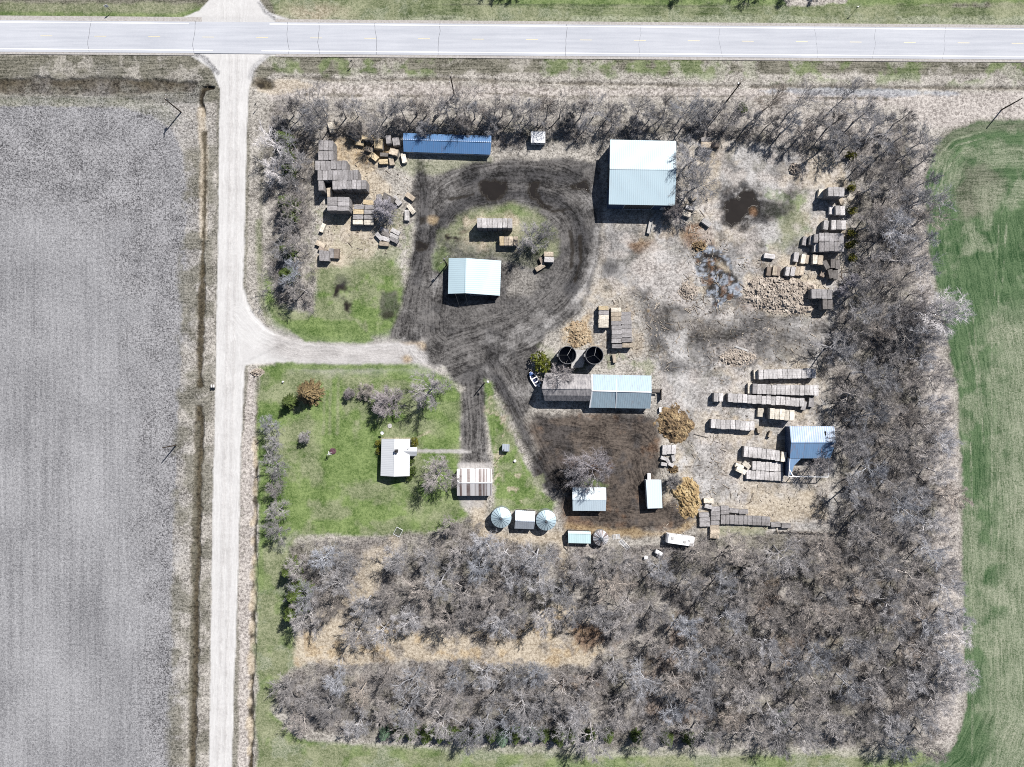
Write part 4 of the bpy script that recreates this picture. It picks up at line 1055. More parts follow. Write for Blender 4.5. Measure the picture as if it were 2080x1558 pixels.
post(1018.5, 924.5, 3.6, 'yard_post', 'thin steel post beside the tiny pump hut', 'post')
# mailbox
c = P(436.5, 784); mb = thing('mailbox', 'white mailbox on a post at the gravel road edge', 'mailbox', (c.x, c.y, 0))
m = MB(); m.bar((0, 0, -.2), (0, 0, 1.0), .1); m.build('post', M['wood'], mb)
m = MB(); m.tube([(-.28, -.3, 1.16), (-.28, .3, 1.16)], .16, 10); m.tube([(.22, -.3, 1.16), (.22, .3, 1.16)], .16, 10); m.build('box', M['white'], mb)
m = MB(); m.box(-.55, -.32, .96, .5, .32, 1.0); m.build('shelf', M['wood'], mb)
# lawn ornament with flower bed
M['flowers'] = plain('pink_flowers', (84, 60, 66), (168, 120, 140), 6, .9, 0, .2, .5)
c = P(672, 921); orn = thing('lawn_windmill', 'white toy windmill beside pink flowers on the lawn', 'lawn ornament', (c.x, c.y, 0))
m = MB()
for sx, sy in ((-.25, -.25), (.25, -.25), (.25, .25), (-.25, .25)): m.bar((sx, sy, 0), (sx * .2, sy * .2, 1.9), .05)
for z in (.5, 1.0, 1.5): k_ = .25 * (1 - z / 2.4); m.bar((-k_, -k_, z), (k_, -k_, z), .03); m.bar((-k_, k_, z), (k_, k_, z), .03)
m.build('tower', M['white'], orn)
m = MB()
for k in range(8):
    t_ = k * math.pi / 4; u = Vector((math.cos(t_), 0, math.sin(t_))); v = Vector((-math.sin(t_), 0, math.cos(t_)))
    o0 = Vector((0, -.14, 1.95)); m.add([o0 + u * .06, o0 + u * .42 - v * .1, o0 + u * .42 + v * .1, o0 + u * .06 + Vector((0, .02, 0)), o0 + u * .42 - v * .1 + Vector((0, .05, 0)), o0 + u * .42 + v * .1 + Vector((0, .02, 0))], [(0, 1, 2), (5, 4, 3), (0, 3, 4, 1), (1, 4, 5, 2), (2, 5, 3, 0)])
m.build('wheel', M['white'], orn)
m = MB(); m.box(-.02, .05, 1.8, .02, .7, 2.1); m.build('tail_vane', M['white'], orn)
m = MB(); rr = random.Random(3)
for i in range(260):
    a_ = rr.random() * 6.28; q = .75 * math.sqrt(rr.random()); p0 = Vector((q * math.cos(a_), q * math.sin(a_) * .9, 0)); z = .1 + rr.random() * .25
    s_ = .05 + rr.random() * .05; m.add([p0 + Vector((-s_, 0, z)), p0 + Vector((0, -s_, z + .02)), p0 + Vector((s_, 0, z)), p0 + Vector((0, s_, z + .03))], [(0, 1, 2, 3)]); m.twig(p0, p0 + Vector((0, 0, z)), .012)
c = P(676.5, 916); single('flower_bed', m, M['flowers'], 'small round bed of pink flowers on the lawn', 'flower bed', (c.x, c.y, 0))
m = MB(); m.tube([(0, 0, 0), (0, 0, .45)], [.3, .27], 14); m.tube([(0, 0, .45), (0, 0, .52)], [.3, .08], 14)
c = P(1046, 936); single('barrel', m, M['white'], 'white barrel standing on the lawn by the pump hut', 'barrel', (c.x, c.y, 0))
m = MB(); m.tube([(0, 0, 0), (0, 0, .5)], .2, 10); m.tube([(0, 0, .5), (0, 0, .6)], [.2, .06], 10)
c = P(575.5, 775.5); single('standpipe', m, M['white'], 'short white standpipe on the lawn by the golden spruce', 'standpipe', (c.x, c.y, 0))
m = MB(); m.tube([(0, 0, .02), (0, 0, .16)], .5, 24); m.tube([(0, 0, .16), (0, 0, .22)], .1, 10)
c = P(792, 865); single('well_cover', m, M['concrete'], 'round grey concrete well cover in the lawn above the house', 'well cover', (c.x, c.y, 0))
c = P(779, 877.5); dsh = thing('satellite_dish', 'white satellite dish on a post at the house corner', 'dish', (c.x, c.y, 0))
m = MB(); m.tube([(0, 0, 0), (0, 0, 1.5)], .05, 6); m.build('mast', M['steel'], dsh)
m = MB(); N = 14
for i, (r_, z) in enumerate(((0, 0), (.2, .03), (.38, .12))):
    m.v += [(r_ * math.cos(2 * math.pi * k / N), r_ * math.sin(2 * math.pi * k / N) - .1, 1.5 + z + .3 * r_ * math.sin(2 * math.pi * k / N)) for k in range(N)]
for i in range(2):
    for k in range(N): k2 = (k + 1) % N; m.f.append((i * N + k, i * N + k2, i * N + N + k2, i * N + N + k))
m.build('reflector', M['white'], dsh)
# wire panel at the wood edge
c = P(809, 1080); pn = thing('wire_panel', 'pale wire mesh panel leaning at the woods edge of the lawn', 'panel', (c.x, c.y, 0), math.radians(-28))
m = MB()
for x in (-.75, .75): m.bar((x, -.95, .12), (x, .95, .55), .07)
m.bar((-.75, -.95, .12), (.75, -.95, .12), .07); m.bar((-.75, .95, .55), (.75, .95, .55), .07); m.build('frame', M['white_trim'], pn)
m = MB()
for i in range(1, 8): x = -.75 + i * .1875; m.bar((x, -.95, .13), (x, .95, .56), .022)
for i in range(1, 10): y = -.95 + i * .19; z = .13 + .43 * (y + .95) / 1.9; m.bar((-.75, y, z), (.75, y, z), .022)
m.build('mesh', M['steel'], pn)
# boat
M['boat_blue'] = plain('dark_blue_vinyl', (20, 30, 66), (44, 66, 126), 3, .5, 0, .4, .1)
M['tarp_blue'] = plain('blue_tarp', (50, 84, 160), (110, 146, 214), 3, .5, 0, .4, .3)
c = P(1085, 769); bt = thing('boat', 'small white boat with dark blue interior by the cedar and old barn', 'boat', (c.x, c.y, 0), math.radians(122))
def hull(scale, z0, z1, n=18):
    pts = []
    for i in range(n + 1):
        u = i / n; x = -1.75 + 3.5 * u
        w = .78 * min(1.0, (1.06 - u) * 2.2) ** .55 if u > .5 else .78
        pts.append((x * scale, max(.03, w * scale - (.08 if scale < 1 else 0))))
    return pts
o1, o2 = hull(1, 0, 0), hull(.84, 0, 0)
m = MB()
def ring(pts, z, k=1.0): return [(x, y * k, z + .18 * max(0, x) ** 2 * .2) for x, y in pts] + [(x, -y * k, z + .18 * max(0, x) ** 2 * .2) for x, y in pts[::-1]]
R0, R1, R2, R3 = ring(o1, .1, .45), ring(o1, .75), ring(o2, .76), ring(o2, .35)
n = len(R0); base = len(m.v); m.v += R0 + R1 + R2
for i in range(2):
    for k in range(n): k2 = (k + 1) % n; m.f.append((i * n + k, i * n + k2, (i + 1) * n + k2, (i + 1) * n + k))
m.f.append(tuple(range(n))[::-1]); hb = m.build('hull', M['white'], bt)
m = MB(); m.v += R2 + R3
for k in range(n): k2 = (k + 1) % n; m.f.append((k, k2, n + k2, n + k))
m.f.append(tuple(n + k for k in range(n))); m.build('cockpit', M['boat_blue'], bt)
for x in (-.9, .1): m = MB(); m.box(x - .12, -.5, .36, x + .12, .5, .6); m.build('seat', M['white'], bt)
m = MB(); m.box(-2.15, -.16, .3, -1.8, .16, .62); m.box(-2.2, -.19, .62, -1.75, .19, 1.02); m.box(-2.1, -.06, -.0, -1.9, .06, .3); m.build('outboard_motor', M['white'], bt)
m = MB(); m.add([(.95, -.62, .86), (1.7, -.2, 1.0), (1.7, .2, 1.0), (.95, .62, .86), (1.3, 0, 1.1), (.95, -.62, .8), (1.7, -.2, .94), (1.7, .2, .94), (.95, .62, .8)], [(0, 1, 4), (1, 2, 4), (2, 3, 4), (3, 0, 4), (0, 5, 6, 1), (1, 6, 7, 2), (2, 7, 8, 3), (3, 8, 5, 0)]); m.build('bow_tarp', M['tarp_blue'], bt)
# travel trailer
c = P(1383, 1097.5, 2.4); rv = thing('travel_trailer', 'old white travel trailer parked against the woods', 'trailer', (c.x, c.y, 0), math.radians(-8.3))
m = MB(); x0, x1, w_ = -3.1, 3.1, .98
prf = [(x0, .55), (x1, .55), (x1, 2.0), (x1 - .3, 2.38), (x0 + .3, 2.38), (x0, 1.9)]
for s_ in (-1, 1): m.v += [(x, s_ * w_, z) for x, z in prf]
m.f += [(0, 1, 2, 3, 4, 5), (11, 10, 9, 8, 7, 6)] + [(i + 6, (i + 1) % 6 + 6, (i + 1) % 6, i) for i in range(6)]
body = m.build('body', M['white'], rv)
m = MB(); m.box(-2.8, -.98, 2.385, 2.8, -.9, 2.43); m.box(-2.8, .9, 2.385, 2.8, .98, 2.43); m.box(-.1, -.9, 2.385, -.04, .9, 2.4); m.box(2.72, -.9, 2.385, 2.8, .9, 2.43); m.build('roof_rail', M['white_trim'], rv)
for x, y, s_ in ((-1.9, .2, .28), (.9, -.25, .26), (1.9, .25, .2)): m = MB(); m.box(x - s_, y - s_, 2.385, x + s_, y + s_, 2.5); m.build('roof_vent', M['concrete'], rv)
m = MB(); m.box(-.95, .98, 2.1, -.1, 1.28, 2.36); m.build('awning_roll', M['white_trim'], rv)
for x in (-2.3, -.2, 1.6):
    m = MB(); m.box(x, -1.0, 1.3, x + .8, -.975, 1.85); m.build('window', M['glass'], rv)
m = MB(); m.box(.4, .975, .6, 1.1, 1.0, 2.05); d_ = m.build('door', M['white_trim'], rv)
m = MB(); m.box(1.0, 1.0, 1.2, 1.05, 1.04, 1.3); m.build('handle', M['steel'], d_)
for x in (-.55, .35):
    for s_ in (-1, 1): m = MB(); m.tube([(x, s_ * .75, .35), (x, s_ * .97, .35)], .35, 14); wh = m.build('wheel', M['rubber'], rv); m = MB(); m.tube([(x, s_ * .968, .35), (x, s_ * .985, .35)], .17, 10); m.build('rim', M['steel'], wh)
m = MB(); m.bar((-3.1, 0, .6), (-4.0, 0, .5), .1); m.bar((-3.1, -.5, .6), (-3.9, 0, .55), .08); m.bar((-3.1, .5, .6), (-3.9, 0, .55), .08); m.build('hitch', M['steel'], rv)
# tank on a little trailer
c = P(1336, 1121); tk = thing('water_tank', 'small white tank on a low cart half under the trees', 'tank', (c.x, c.y, 0), math.radians(-28))
m = MB()
m.tube([(-.85, 0, .85), (-.75, 0, .85), (.75, 0, .85), (.85, 0, .85)], [.3, .48, .48, .3], 16); m.build('tank', M['white'], tk)
m = MB(); m.tube([(.1, 0, 1.3), (.1, 0, 1.42)], .18, 10); m.build('lid', M['concrete'], tk)
m = MB(); m.box(-1.0, -.45, .3, 1.0, .45, .4); m.bar((-1.0, 0, .35), (-1.7, 0, .35), .1); m.build('cart_frame', M['dark'], tk)
for s_ in (-1, 1): m = MB(); m.tube([(.1, s_ * .5, .3), (.1, s_ * .66, .3)], .3, 12); m.build('wheel', M['rubber'], tk)
m = MB(); m.tube([(0, 0, 0), (0, 0, .7)], [.34, .3], 10); m.box(-.36, -.36, .7, .36, .36, .78)
c = P(1311, 1131); single('barrel', m, M['white'], 'white barrel standing among the trees near the tank cart', 'barrel', (c.x, c.y, 0))
c = P(1316.5, 967); m = MB(); m.box(-.3, -.7, .4, .3, .7, 1.1); m.box(-.35, -.75, 1.1, .35, .75, 1.16)
for sx in (-.25, .25):
    for sy in (-.6, .6): m.bar((sx, sy, 0), (sx, sy, .4), .08)
single('nest_box', m, M['white'], 'narrow white box on legs behind the single slope shed', 'box', (c.x, c.y, 0))
# bunk, gates, boards
c = P(1319.5, 460); fb = thing('feed_bunk', 'long narrow grey feed bunk south of the big machine shed', 'feed bunk', (c.x, c.y, 0), math.radians(-12))
m = MB(); m.box(-.35, -1.7, .4, .35, 1.7, .46); m.box(-.42, -1.7, .4, -.35, 1.7, .75); m.box(.35, -1.7, .4, .42, 1.7, .75); m.box(-.42, -1.76, .4, .42, -1.7, .75); m.box(-.42, 1.7, .4, .42, 1.76, .75); m.build('trough', M['concrete'], fb)
for y in (-1.4, 0, 1.4):
    m = MB(); m.box(-.4, y - .06, 0, -.3, y + .06, .4); m.box(.3, y - .06, 0, .4, y + .06, .4); m.build('leg', M['wood'], fb)
def gate(px, py, w, hgt, rz, label, z=.05, flat=True):
    c = P(px, py); g_ = thing('pipe_gate', label, 'gate', (c.x, c.y, 0), rz)
    m = MB()
    for i in range(5):
        y = i * hgt / 4 - hgt / 2; m.tube([(-w / 2, y, z + .12 * i / 4), (w / 2, y, z + .12 * i / 4)], .04, 5)
    m.build('rail', M['white_trim'], g_)
    m = MB()
    for x in (-w / 2, 0, w / 2): m.tube([(x, -hgt / 2, z), (x, hgt / 2, z + .12)], .04, 5)
    m.build('upright', M['white_trim'], g_)
gate(1252, 1090, 1.6, 1.0, .12, 'white pipe gate lying flat right of the little bin')
gate(1268, 1106, 2.6, .9, -.75, 'white pipe gate lying askew at the woods edge')
board_spots = [(1476, 716, 3.2, .35, .92, 'long grey plank slanting across the scrap heap'), (1506, 708, 3.0, .4, -.35, 'curved pale sheet of tin on the scrap heap'),
               (1454, 738, 1.1, .16, .7, 'short pale plank at the lower end of the scrap heap'), (1497, 727, .7, .4, .2, 'white slab among the scrap'),
               (1441, 727, 1.3, .14, -.9, 'thin crossed plank left of the scrap heap'), (1446, 733, 1.2, .12, .5, 'thin stick left of the scrap heap'),
               (799, 641, .0, 0, 0, '')]
for px, py, L_, w_, rz, lab in board_spots:
    if not lab: continue
    m = MB(); m.box(-L_ / 2, -w_ / 2, .08, L_ / 2, w_ / 2, .16); m.bar((-L_ * .3, -w_ * .4, .04), (-L_ * .3, w_ * .4, .04), .08); m.bar((L_ * .3, -w_ * .4, .04), (L_ * .3, w_ * .4, .04), .08)
    c = P(px, py); single('plank', m, M['concrete'] if 'pale' in lab or 'white' in lab else M['wood'], lab, 'plank', (c.x, c.y, 0), rz)
c = P(1350, 886); m = MB(); m.tube([(-1.6, 0, .1), (1.6, 0, .14)], .09, 7)
single('log', m, M['wood'], 'grey pole lying on the ground right of the brown manure heap', 'log', tuple(P(1424, 885)), math.radians(-14))
m = MB(); m.box(-.16, -.5, 0, .16, .5, .7); m.box(-.22, -.55, .7, .22, .55, .78); single('salt_box', m, M['white'], 'upright white box between the pen and the brown heap', 'box', tuple(P(1340, 832)))
# fence along the woods edge at the south-east
fc = thing('woods_fence', 'low grey board fence at the woods edge below the bottom bale row', 'fence', tuple(P(1620, 1080)))
m = MB(); a, b2 = P(1575, 1079), P(1692, 1083)
for z in (.35, .7): m.bar((a.x, a.y, z), (b2.x, b2.y, z), .04, .14)
m.build('rail', M['wood'], fc, world=True)
m = MB()
for i in range(9): q = lerp(a, b2, i / 8); m.bar((q.x, q.y + .06, -.1), (q.x, q.y + .06, .95), .11)
m.build('post', M['pole_wood'], fc, world=True)
# ------------------------------------------------------------------ bales
def bale_material():
    m = bpy.data.materials.new('baled_straw'); t = NT(m)
    tc = t.new('ShaderNodeTexCoord').outputs['Object']
    oi = t.new('ShaderNodeObjectInfo')
    ofs = t.vmath('ADD', tc, t.vmath('SCALE', oi.outputs['Location'], scale=.37))
    sc = t.vmath('MULTIPLY', ofs, (2.2, 1.1, .9))
    n1 = t.noise(sc, 3.0, 6, .72); n2 = t.noise(ofs, .9, 3, .6)
    f = t.math('MULTIPLY_ADD', n1, 2.6, -.8); f = t.math('ADD', f, t.math('MULTIPLY_ADD', n2, 1.4, -.7), clamp=True)
    c = t.mix(f, (.42, .41, .40, 1), (1.0, 1.0, 1.0, 1))
    c = t.mix(1.0, c, oi.outputs['Color'], 'MULTIPLY')
    c = t.vmath('SCALE', c, scale=t.math('MULTIPLY_ADD', oi.outputs['Random'], .3, .82))
    sp = t.new('ShaderNodeSeparateXYZ'); t.put(sp.inputs[0], tc)
    tw = t.math('POWER', t.math('ABSOLUTE', t.math('COSINE', t.math('MULTIPLY', sp.outputs[1], math.pi * 5))), 60.0)   # twine
    c = t.mix(t.math('MULTIPLY', tw, .35), c, (.05, .045, .04, 1))
    t.put(t.bsdf.inputs['Base Color'], c); set_bsdf(t.bsdf, .95, 0, .1)
    t.bump(n1, .8, .06)
    return m
BM = bale_material()
def bale_verts(seed, nx_=3, ny_=6, nz_=3):
    """unit bale (x width, y length, z 0..1), rounded and slightly lumpy"""
    r = random.Random(seed); vid = {}; vs = []; fs = []
    def vert(i, j, k):
        key = (i, j, k)
        if key not in vid:
            x, y, z = i / nx_ - .5, j / ny_ - .5, k / nz_ - .5
            ed = sum(1 for a, n in ((i, nx_), (j, ny_), (k, nz_)) if a in (0, n))
            q = {1: 1.0, 2: .99, 3: .975}[ed]
            j_ = .016
            vid[key] = len(vs)
            vs.append((x * q + r.uniform(-j_, j_) * 1.6, y * q + r.uniform(-j_, j_), z * q + .5 + r.uniform(-j_, j_) * 1.2))
        return vid[key]
    for a, n1, n2, n3, mk in ((0, ny_, nz_, nx_, lambda s, u, v: (s, u, v)), (1, nx_, nz_, ny_, lambda s, u, v: (u, s, v)), (2, nx_, ny_, nz_, lambda s, u, v: (u, v, s))):
        for side in (0, n3):
            for u in range(n1):
                for v in range(n2):
                    q = [vert(*mk(side, u, v)), vert(*mk(side, u + 1, v)), vert(*mk(side, u + 1, v + 1)), vert(*mk(side, u, v + 1))]
                    if (side == 0) ^ (a == 1): q = q[::-1]
                    fs.append(tuple(q))
    return vs, fs
BV = [bale_verts(s) for s in range(5)]
BMESH = []
for vs, fs in BV:
    m = MB(); m.add(vs, fs); BMESH.append(m.mesh('straw_bale', BM, False))
TINT = {'grey': (164, 161, 162), 'pale': (206, 203, 203), 'golden': (212, 194, 162), 'cream': (234, 226, 212), 'brown': (148, 136, 126), 'dark': (122, 118, 116), 'tan': (198, 185, 168)}
ORD = ['first', 'second', 'third', 'fourth', 'fifth', 'sixth', 'seventh', 'eighth', 'ninth', 'tenth', 'eleventh', 'twelfth', 'thirteenth', 'fourteenth', 'fifteenth', 'sixteenth', 'seventeenth', 'eighteenth', 'nineteenth', 'twentieth', 'twenty-first']
LAY = .92
low = MB(); nb = 0
brnd = random.Random(5)
def bale(cx, cy, w, l, rz, layers, tint, label, group, z0=0.0, lift=0.0):
    """w, l photo pixels (width, length); rz degrees, 0 = long side up-down in the photo"""
    global nb
    h = LAY * layers
    c = P(cx, cy, h)
    f = (1 - h / H) / S
    o = bpy.data.objects.new('straw_bale', BMESH[nb % 5]); COL.objects.link(o)
    zg = gz(cx, cy) if layers == 1 else 0
    o.location = (c.x, c.y, LAY * (layers - 1) + zg - .03 + lift + brnd.uniform(-.01, .09))
    a = math.radians(rz + brnd.uniform(-1.2, 1.2))
    o.rotation_euler = (0, 0, a)
    sx, sy = w * f * .955, l * f * brnd.uniform(.95, 1.0)
    o.scale = (sx, sy, LAY)
    k = .78 * brnd.uniform(.8, 1.12)
    o.color = tuple(x * k / .42 for x in alb(TINT[tint])[:3]) + (1,)
    tag(o, label, 'straw bale', group)
    nb += 1
    for q in range(layers - 1):
        vs, fs = BV[(nb + q) % 5]
        ca, sa = math.cos(a), math.sin(a)
        low.add([(c.x + (x * sx * ca - y * sy * sa), c.y + (x * sx * sa + y * sy * ca), LAY * q + z * LAY - .03) for x, y, z in vs], fs)
def cell_row(x0, x1, y0, y1, n, layers, tint, desc, group, slope=0.0, gaps=(), tints={}, side='left', lay={}, kind='straw bale'):
    """n upright bales side by side between x0 and x1; slope = fall in y from left to right"""
    w = (x1 - x0) / n
    for i in range(n):
        if i in gaps: continue
        tn = tints.get(i, tint)
        bale(x0 + w * (i + .5), (y0 + y1) / 2 + slope * (i + .5) / n + brnd.uniform(-.7, .7), w * .985, y1 - y0, math.degrees(-math.atan2(slope, x1 - x0)) * .6, lay.get(i, layers), tn,
             '%s %s, %s from left in %s' % (tn, kind, ORD[i], desc), group)
def cell_col(x0, x1, ys_, wid, layers, tint, desc, group, tints={}, dx=0.0):
    for i, y in enumerate(ys_):
        tn = tints.get(i, tint)
        bale((x0 + x1) / 2 + dx * i + brnd.uniform(-.6, .6), y, wid, x1 - x0, 90, layers, tn, '%s crosswise straw bale, %s from top in %s' % (tn, ORD[i], desc), group)
g = 'bales of the tall northwest stack'
cell_row(646.6, 676.6, 284.5, 304.5, 3, 4, 'grey', 'the top row of the tall northwest stack', g)
cell_row(646, 677, 305.5, 325.5, 3, 4, 'grey', 'the second row of the tall northwest stack', g)
cell_row(640, 704, 326, 345, 6, 4, 'grey', 'the third row of the tall northwest stack', g)
cell_row(645, 727.5, 345.5, 366, 8, 4, 'grey', 'the fourth row of the tall northwest stack', g)
cell_row(675, 744, 365.5, 384.5, 7, 4, 'grey', 'the bottom row of the tall northwest stack', g)
bale(652, 377, 10.5, 20, 0, 4, 'grey', 'lone grey bale at the lower left corner of the tall northwest stack', g)
bale(669, 391, 10.5, 20, 8, 2, 'tan', 'tan bale tilted in the notch below the tall northwest stack', g)
g = 'bales of the cube stack below the tall northwest stack'
cell_col(664.5, 685, (404.5, 413.5, 423), 9.3, 4, 'grey', 'the left column of the cube stack', g)
cell_col(685.5, 709, (404.5, 413.5, 423.5), 9.3, 4, 'grey', 'the right column of the cube stack', g)
g = 'bales of the two column stack left of the grey shrub'
cell_col(718.5, 739, (420, 430, 440.5, 451), 9.6, 2, 'grey', 'the grey shrub stack\'s left column', g, {1: 'golden', 3: 'cream'}, -.8)
cell_col(740, 760, (420.5, 430.5, 441, 451.5), 9.6, 2, 'grey', 'the grey shrub stack\'s right column', g, {3: 'cream'}, -.3)
bale(748, 411, 10, 21, 84, 1, 'golden', 'golden bale just above the stack by the grey shrub', g)
g = 'loose bales around the grey shrub'
bale(771, 405, 11, 22, 15, 2, 'grey', 'grey bale upper left of the grey shrub', g); bale(789, 402, 13, 26, 62, 2, 'dark', 'dark bale half hidden by the upper grey shrub twigs', g)
bale(806, 407, 11, 22, 40, 1, 'pale', 'pale bale right above the grey shrub', g); bale(833, 399, 10, 20, 55, 1, 'tan', 'flattened tan bale nearest the dirt lane', g)
bale(835, 424.5, 9.5, 22, 35, 1, 'cream', 'cream bale, upper of the pair right of the grey shrub', g); bale(826.5, 437, 9.8, 22, -2, 1, 'pale', 'pale bale, lower of the pair right of the grey shrub', g)
bale(655, 462.5, 8, 19, -24, 1, 'cream', 'lone cream bale tilted on the grass below the cube stack', g)
g = 'collapsed bales below the grey shrub'
for i, (x, y, r_, tn, lb) in enumerate([(780, 467, 70, 'grey', 'uppermost'), (803, 470, 60, 'pale', 'upper right'), (783, 475, 66, 'dark', 'middle'), (800, 480, 62, 'pale', 'right hand'), (770, 480, 40, 'pale', 'left hand'), (783, 485, 72, 'pale', 'lower middle'), (800, 487, 64, 'grey', 'lower right'), (780, 495, 85, 'tan', 'lowest')]):
    bale(x, y, 9, 19, r_, 1, tn, '%s sagging bale, %s of the collapsed heap below the grey shrub' % (tn, lb), g)
g = 'small group of bales on the grass'
bale(651, 496, 10.5, 20, 66, 1, 'tan', 'tan bale set askew above the small grey bale group', g); bale(655, 507, 9, 18, 60, 1, 'brown', 'flattened brown bale in the small group on the grass', g)
cell_row(648, 668, 508.5, 530, 2, 2, 'grey', 'the grass group\'s lower pair', g)
cell_row(667, 689, 504.5, 525, 2, 1, 'grey', 'the grass group\'s right pair', g, 0, (), {1: 'brown'})
g = 'scattered bales left of the blue livestock shed'
for x, y, w, l, r_, L_, tn, lb in [(718, 272, 11, 21, 62, 2, 'cream', 'cream bale tilted at the top, nearest the treeline'), (722, 282, 8, 21, 64, 1, 'tan', 'tan bale beneath the tilted cream bale'), (672, 259, 9, 22, 15, 1, 'cream', 'lone cream bale standing among the windbreak trunks'),
                             (747, 278.5, 10, 24, 88, 2, 'golden', 'golden bale in the middle of the windbreak row'), (768, 292, 17, 19.5, 0, 2, 'golden', 'wide golden bale left of the two grey ones'), (789, 283, 11, 17, 5, 2, 'grey', 'grey bale upper left of the blue shed corner'),
                             (804, 287, 14, 16, 8, 2, 'grey', 'grey bale touching the blue shed corner'), (799.5, 308, 13, 17, 78, 2, 'tan', 'tan bale just below the two grey ones'), (781, 314, 8, 19, 88, 1, 'dark', 'dark thin bale below the wide golden bale'),
                             (760, 318, 12, 18, 50, 1, 'golden', 'golden bale tilted left of the dark thin bale'), (820, 321, 10, 20.5, 10, 1, 'cream', 'upright cream bale below the blue shed corner'), (779, 328, 10, 17, 92, 1, 'golden', 'low golden bale beside the loose straw'),
                             (795, 326, 10, 18, 10, 1, 'tan', 'low tan bale left of the upright cream bale'), (730, 290, 10, 19, 80, 1, 'golden', 'golden bale below the tan tilted bale'), (750, 303, 10, 18, 70, 1, 'tan', 'tan bale in the shaded middle of the scatter')]:
    bale(x, y, w, l, r_, L_, tn, lb, g)
g = 'bales on the island inside the dirt loop'
cell_row(968.5, 1041, 443, 463, 7, 4, 'pale', 'the tall row inside the dirt loop', g)
cell_row(1014.5, 1052, 479.5, 498.5, 4, 2, 'tan', 'the low block inside the dirt loop', g, 0, (), {0: 'golden'})
bale(1114.5, 516, 10, 19.5, 89, 2, 'tan', 'tan bale, upper of the pair by the muddy ruts', g); bale(1115.5, 527, 11, 19.5, 88, 2, 'pale', 'pale bale, lower of the pair by the muddy ruts', g)
bale(1097, 543, 9.5, 21, -58, 1, 'tan', 'tan bale lying askew below the pair by the ruts', g); bale(1101, 529, 9, 14, 20, 1, 'brown', 'broken brown bale beside the pair by the ruts', g)
g = 'bales of the three column stack right of the silos'
cell_col(1216, 1237, (625.5, 635, 644, 652.5, 661), 8.8, 2, 'tan', 'the silo side stack\'s left column', g, {0: 'golden', 1: 'grey', 2: 'cream', 3: 'cream', 4: 'cream'})
cell_col(1241, 1262, (629, 638.5, 647.5, 656.5, 665.5, 674.5, 683.5, 692.5, 703), 9.0, 2, 'grey', 'the silo side stack\'s middle column', g, {0: 'cream', 1: 'tan', 2: 'tan'}, .2)
cell_col(1261, 1282.5, (637.5, 645.5, 654, 663, 672, 681, 691, 701.5), 8.9, 2, 'grey', 'the silo side stack\'s right column', g, {7: 'tan'}, .4)
bale(1248, 728, 7, 17, 5, 1, 'tan', 'thin tan bale alone below the stack by the silos', g)
g = 'loose bales right of the big machine shed'
bale(1435.5, 452, 10.5, 21, 55, 1, 'pale', 'pale bale tilted beside the rust coloured soil', g); bale(1395, 434, 11, 18, 65, 1, 'cream', 'rounded cream bale by the machine shed corner', g); bale(1402, 422, 9, 20, 80, 1, 'pale', 'pale bale above the rounded cream bale', g)
bale(1434, 283, 9, 19, 90, 1, 'grey', 'grey bale, upper of the pair under the treeline', g); bale(1434, 294, 12, 19, 90, 2, 'tan', 'tan bale, lower of the pair under the treeline', g)
bale(1452, 294, 10, 19, 88, 1, 'brown', 'brown bale right of the pair under the treeline', g); bale(1409, 401, 9, 12, 20, 1, 'tan', 'broken tan bale right of the machine shed', g)
g = 'bales of the east stacks beside the woods'
cell_row(1682, 1715.5, 380, 399, 3, 4, 'pale', 'the topmost east stack', g); bale(1667.5, 392.5, 10, 17, -8, 1, 'cream', 'low cream bale in shadow left of the topmost east stack', g); bale(1710, 409, 9, 14, 20, 1, 'tan', 'tan bale below the right end of the topmost east stack', g)
cell_row(1697, 1717, 418, 437, 2, 2, 'pale', 'the second east stack', g); bale(1689, 427, 9, 17, 0, 1, 'pale', 'low pale bale left of the second east stack', g)
cell_row(1688.5, 1719, 447, 466.5, 3, 2, 'pale', 'the third east stack', g, 0, (), {1: 'grey'}); bale(1678, 457, 10, 19, -8, 2, 'pale', 'pale bale standing apart left of the third east stack', g)
cell_row(1664, 1714.5, 473, 491, 5, 3, 'grey', 'the upper row of the fourth east stack', g); cell_row(1664, 1714.5, 491.5, 511, 5, 3, 'grey', 'the lower row of the fourth east stack', g)
bale(1649.5, 488, 10, 19, -5, 2, 'grey', 'grey bale stepping down left of the fourth east stack', g); bale(1658, 484, 9, 18, -3, 3, 'grey', 'grey bale at the upper left of the fourth east stack', g); bale(1634.5, 489.5, 9, 18, -12, 1, 'grey', 'low grey bale outermost left of the fourth east stack', g); bale(1658, 503, 9, 18, -3, 2, 'pale', 'pale bale at the lower left of the fourth east stack', g)
bale(1563.5, 520, 10, 22, 82, 1, 'pale', 'lone pale bale lying crosswise in the dry grass', g)
bale(1617.5, 522, 10, 20, -8, 1, 'pale', 'pale bale, leftmost of the loose line below the fourth stack', g); bale(1631.5, 526, 9, 19, -8, 1, 'cream', 'cream bale, left of the middle pair in the loose line', g); bale(1639, 526.5, 8, 18, -8, 1, 'tan', 'tan bale, right of the middle pair in the loose line', g)
bale(1656, 526.5, 10, 19, -3, 2, 'cream', 'cream bale of the two high pair in the loose line', g); bale(1667, 528, 10.5, 19, -3, 2, 'tan', 'tan bale of the two high pair in the loose line', g)
g = 'short row of bales above the pale rubble'
for i, (x, tn) in enumerate(((1562, 'brown'), (1574, 'tan'), (1581, 'brown'), (1600, 'pale'), (1611, 'pale'), (1620, 'tan'), (1629, 'tan'))):
    bale(x, 550.5 + brnd.uniform(-.5, .5), 9, 19, -9, 1 if i < 3 else 2 if i < 5 else 1, tn, '%s bale, %s from the left in the short row above the rubble' % (tn, ORD[i]), g)
g = 'decaying dark bales at the woods edge'
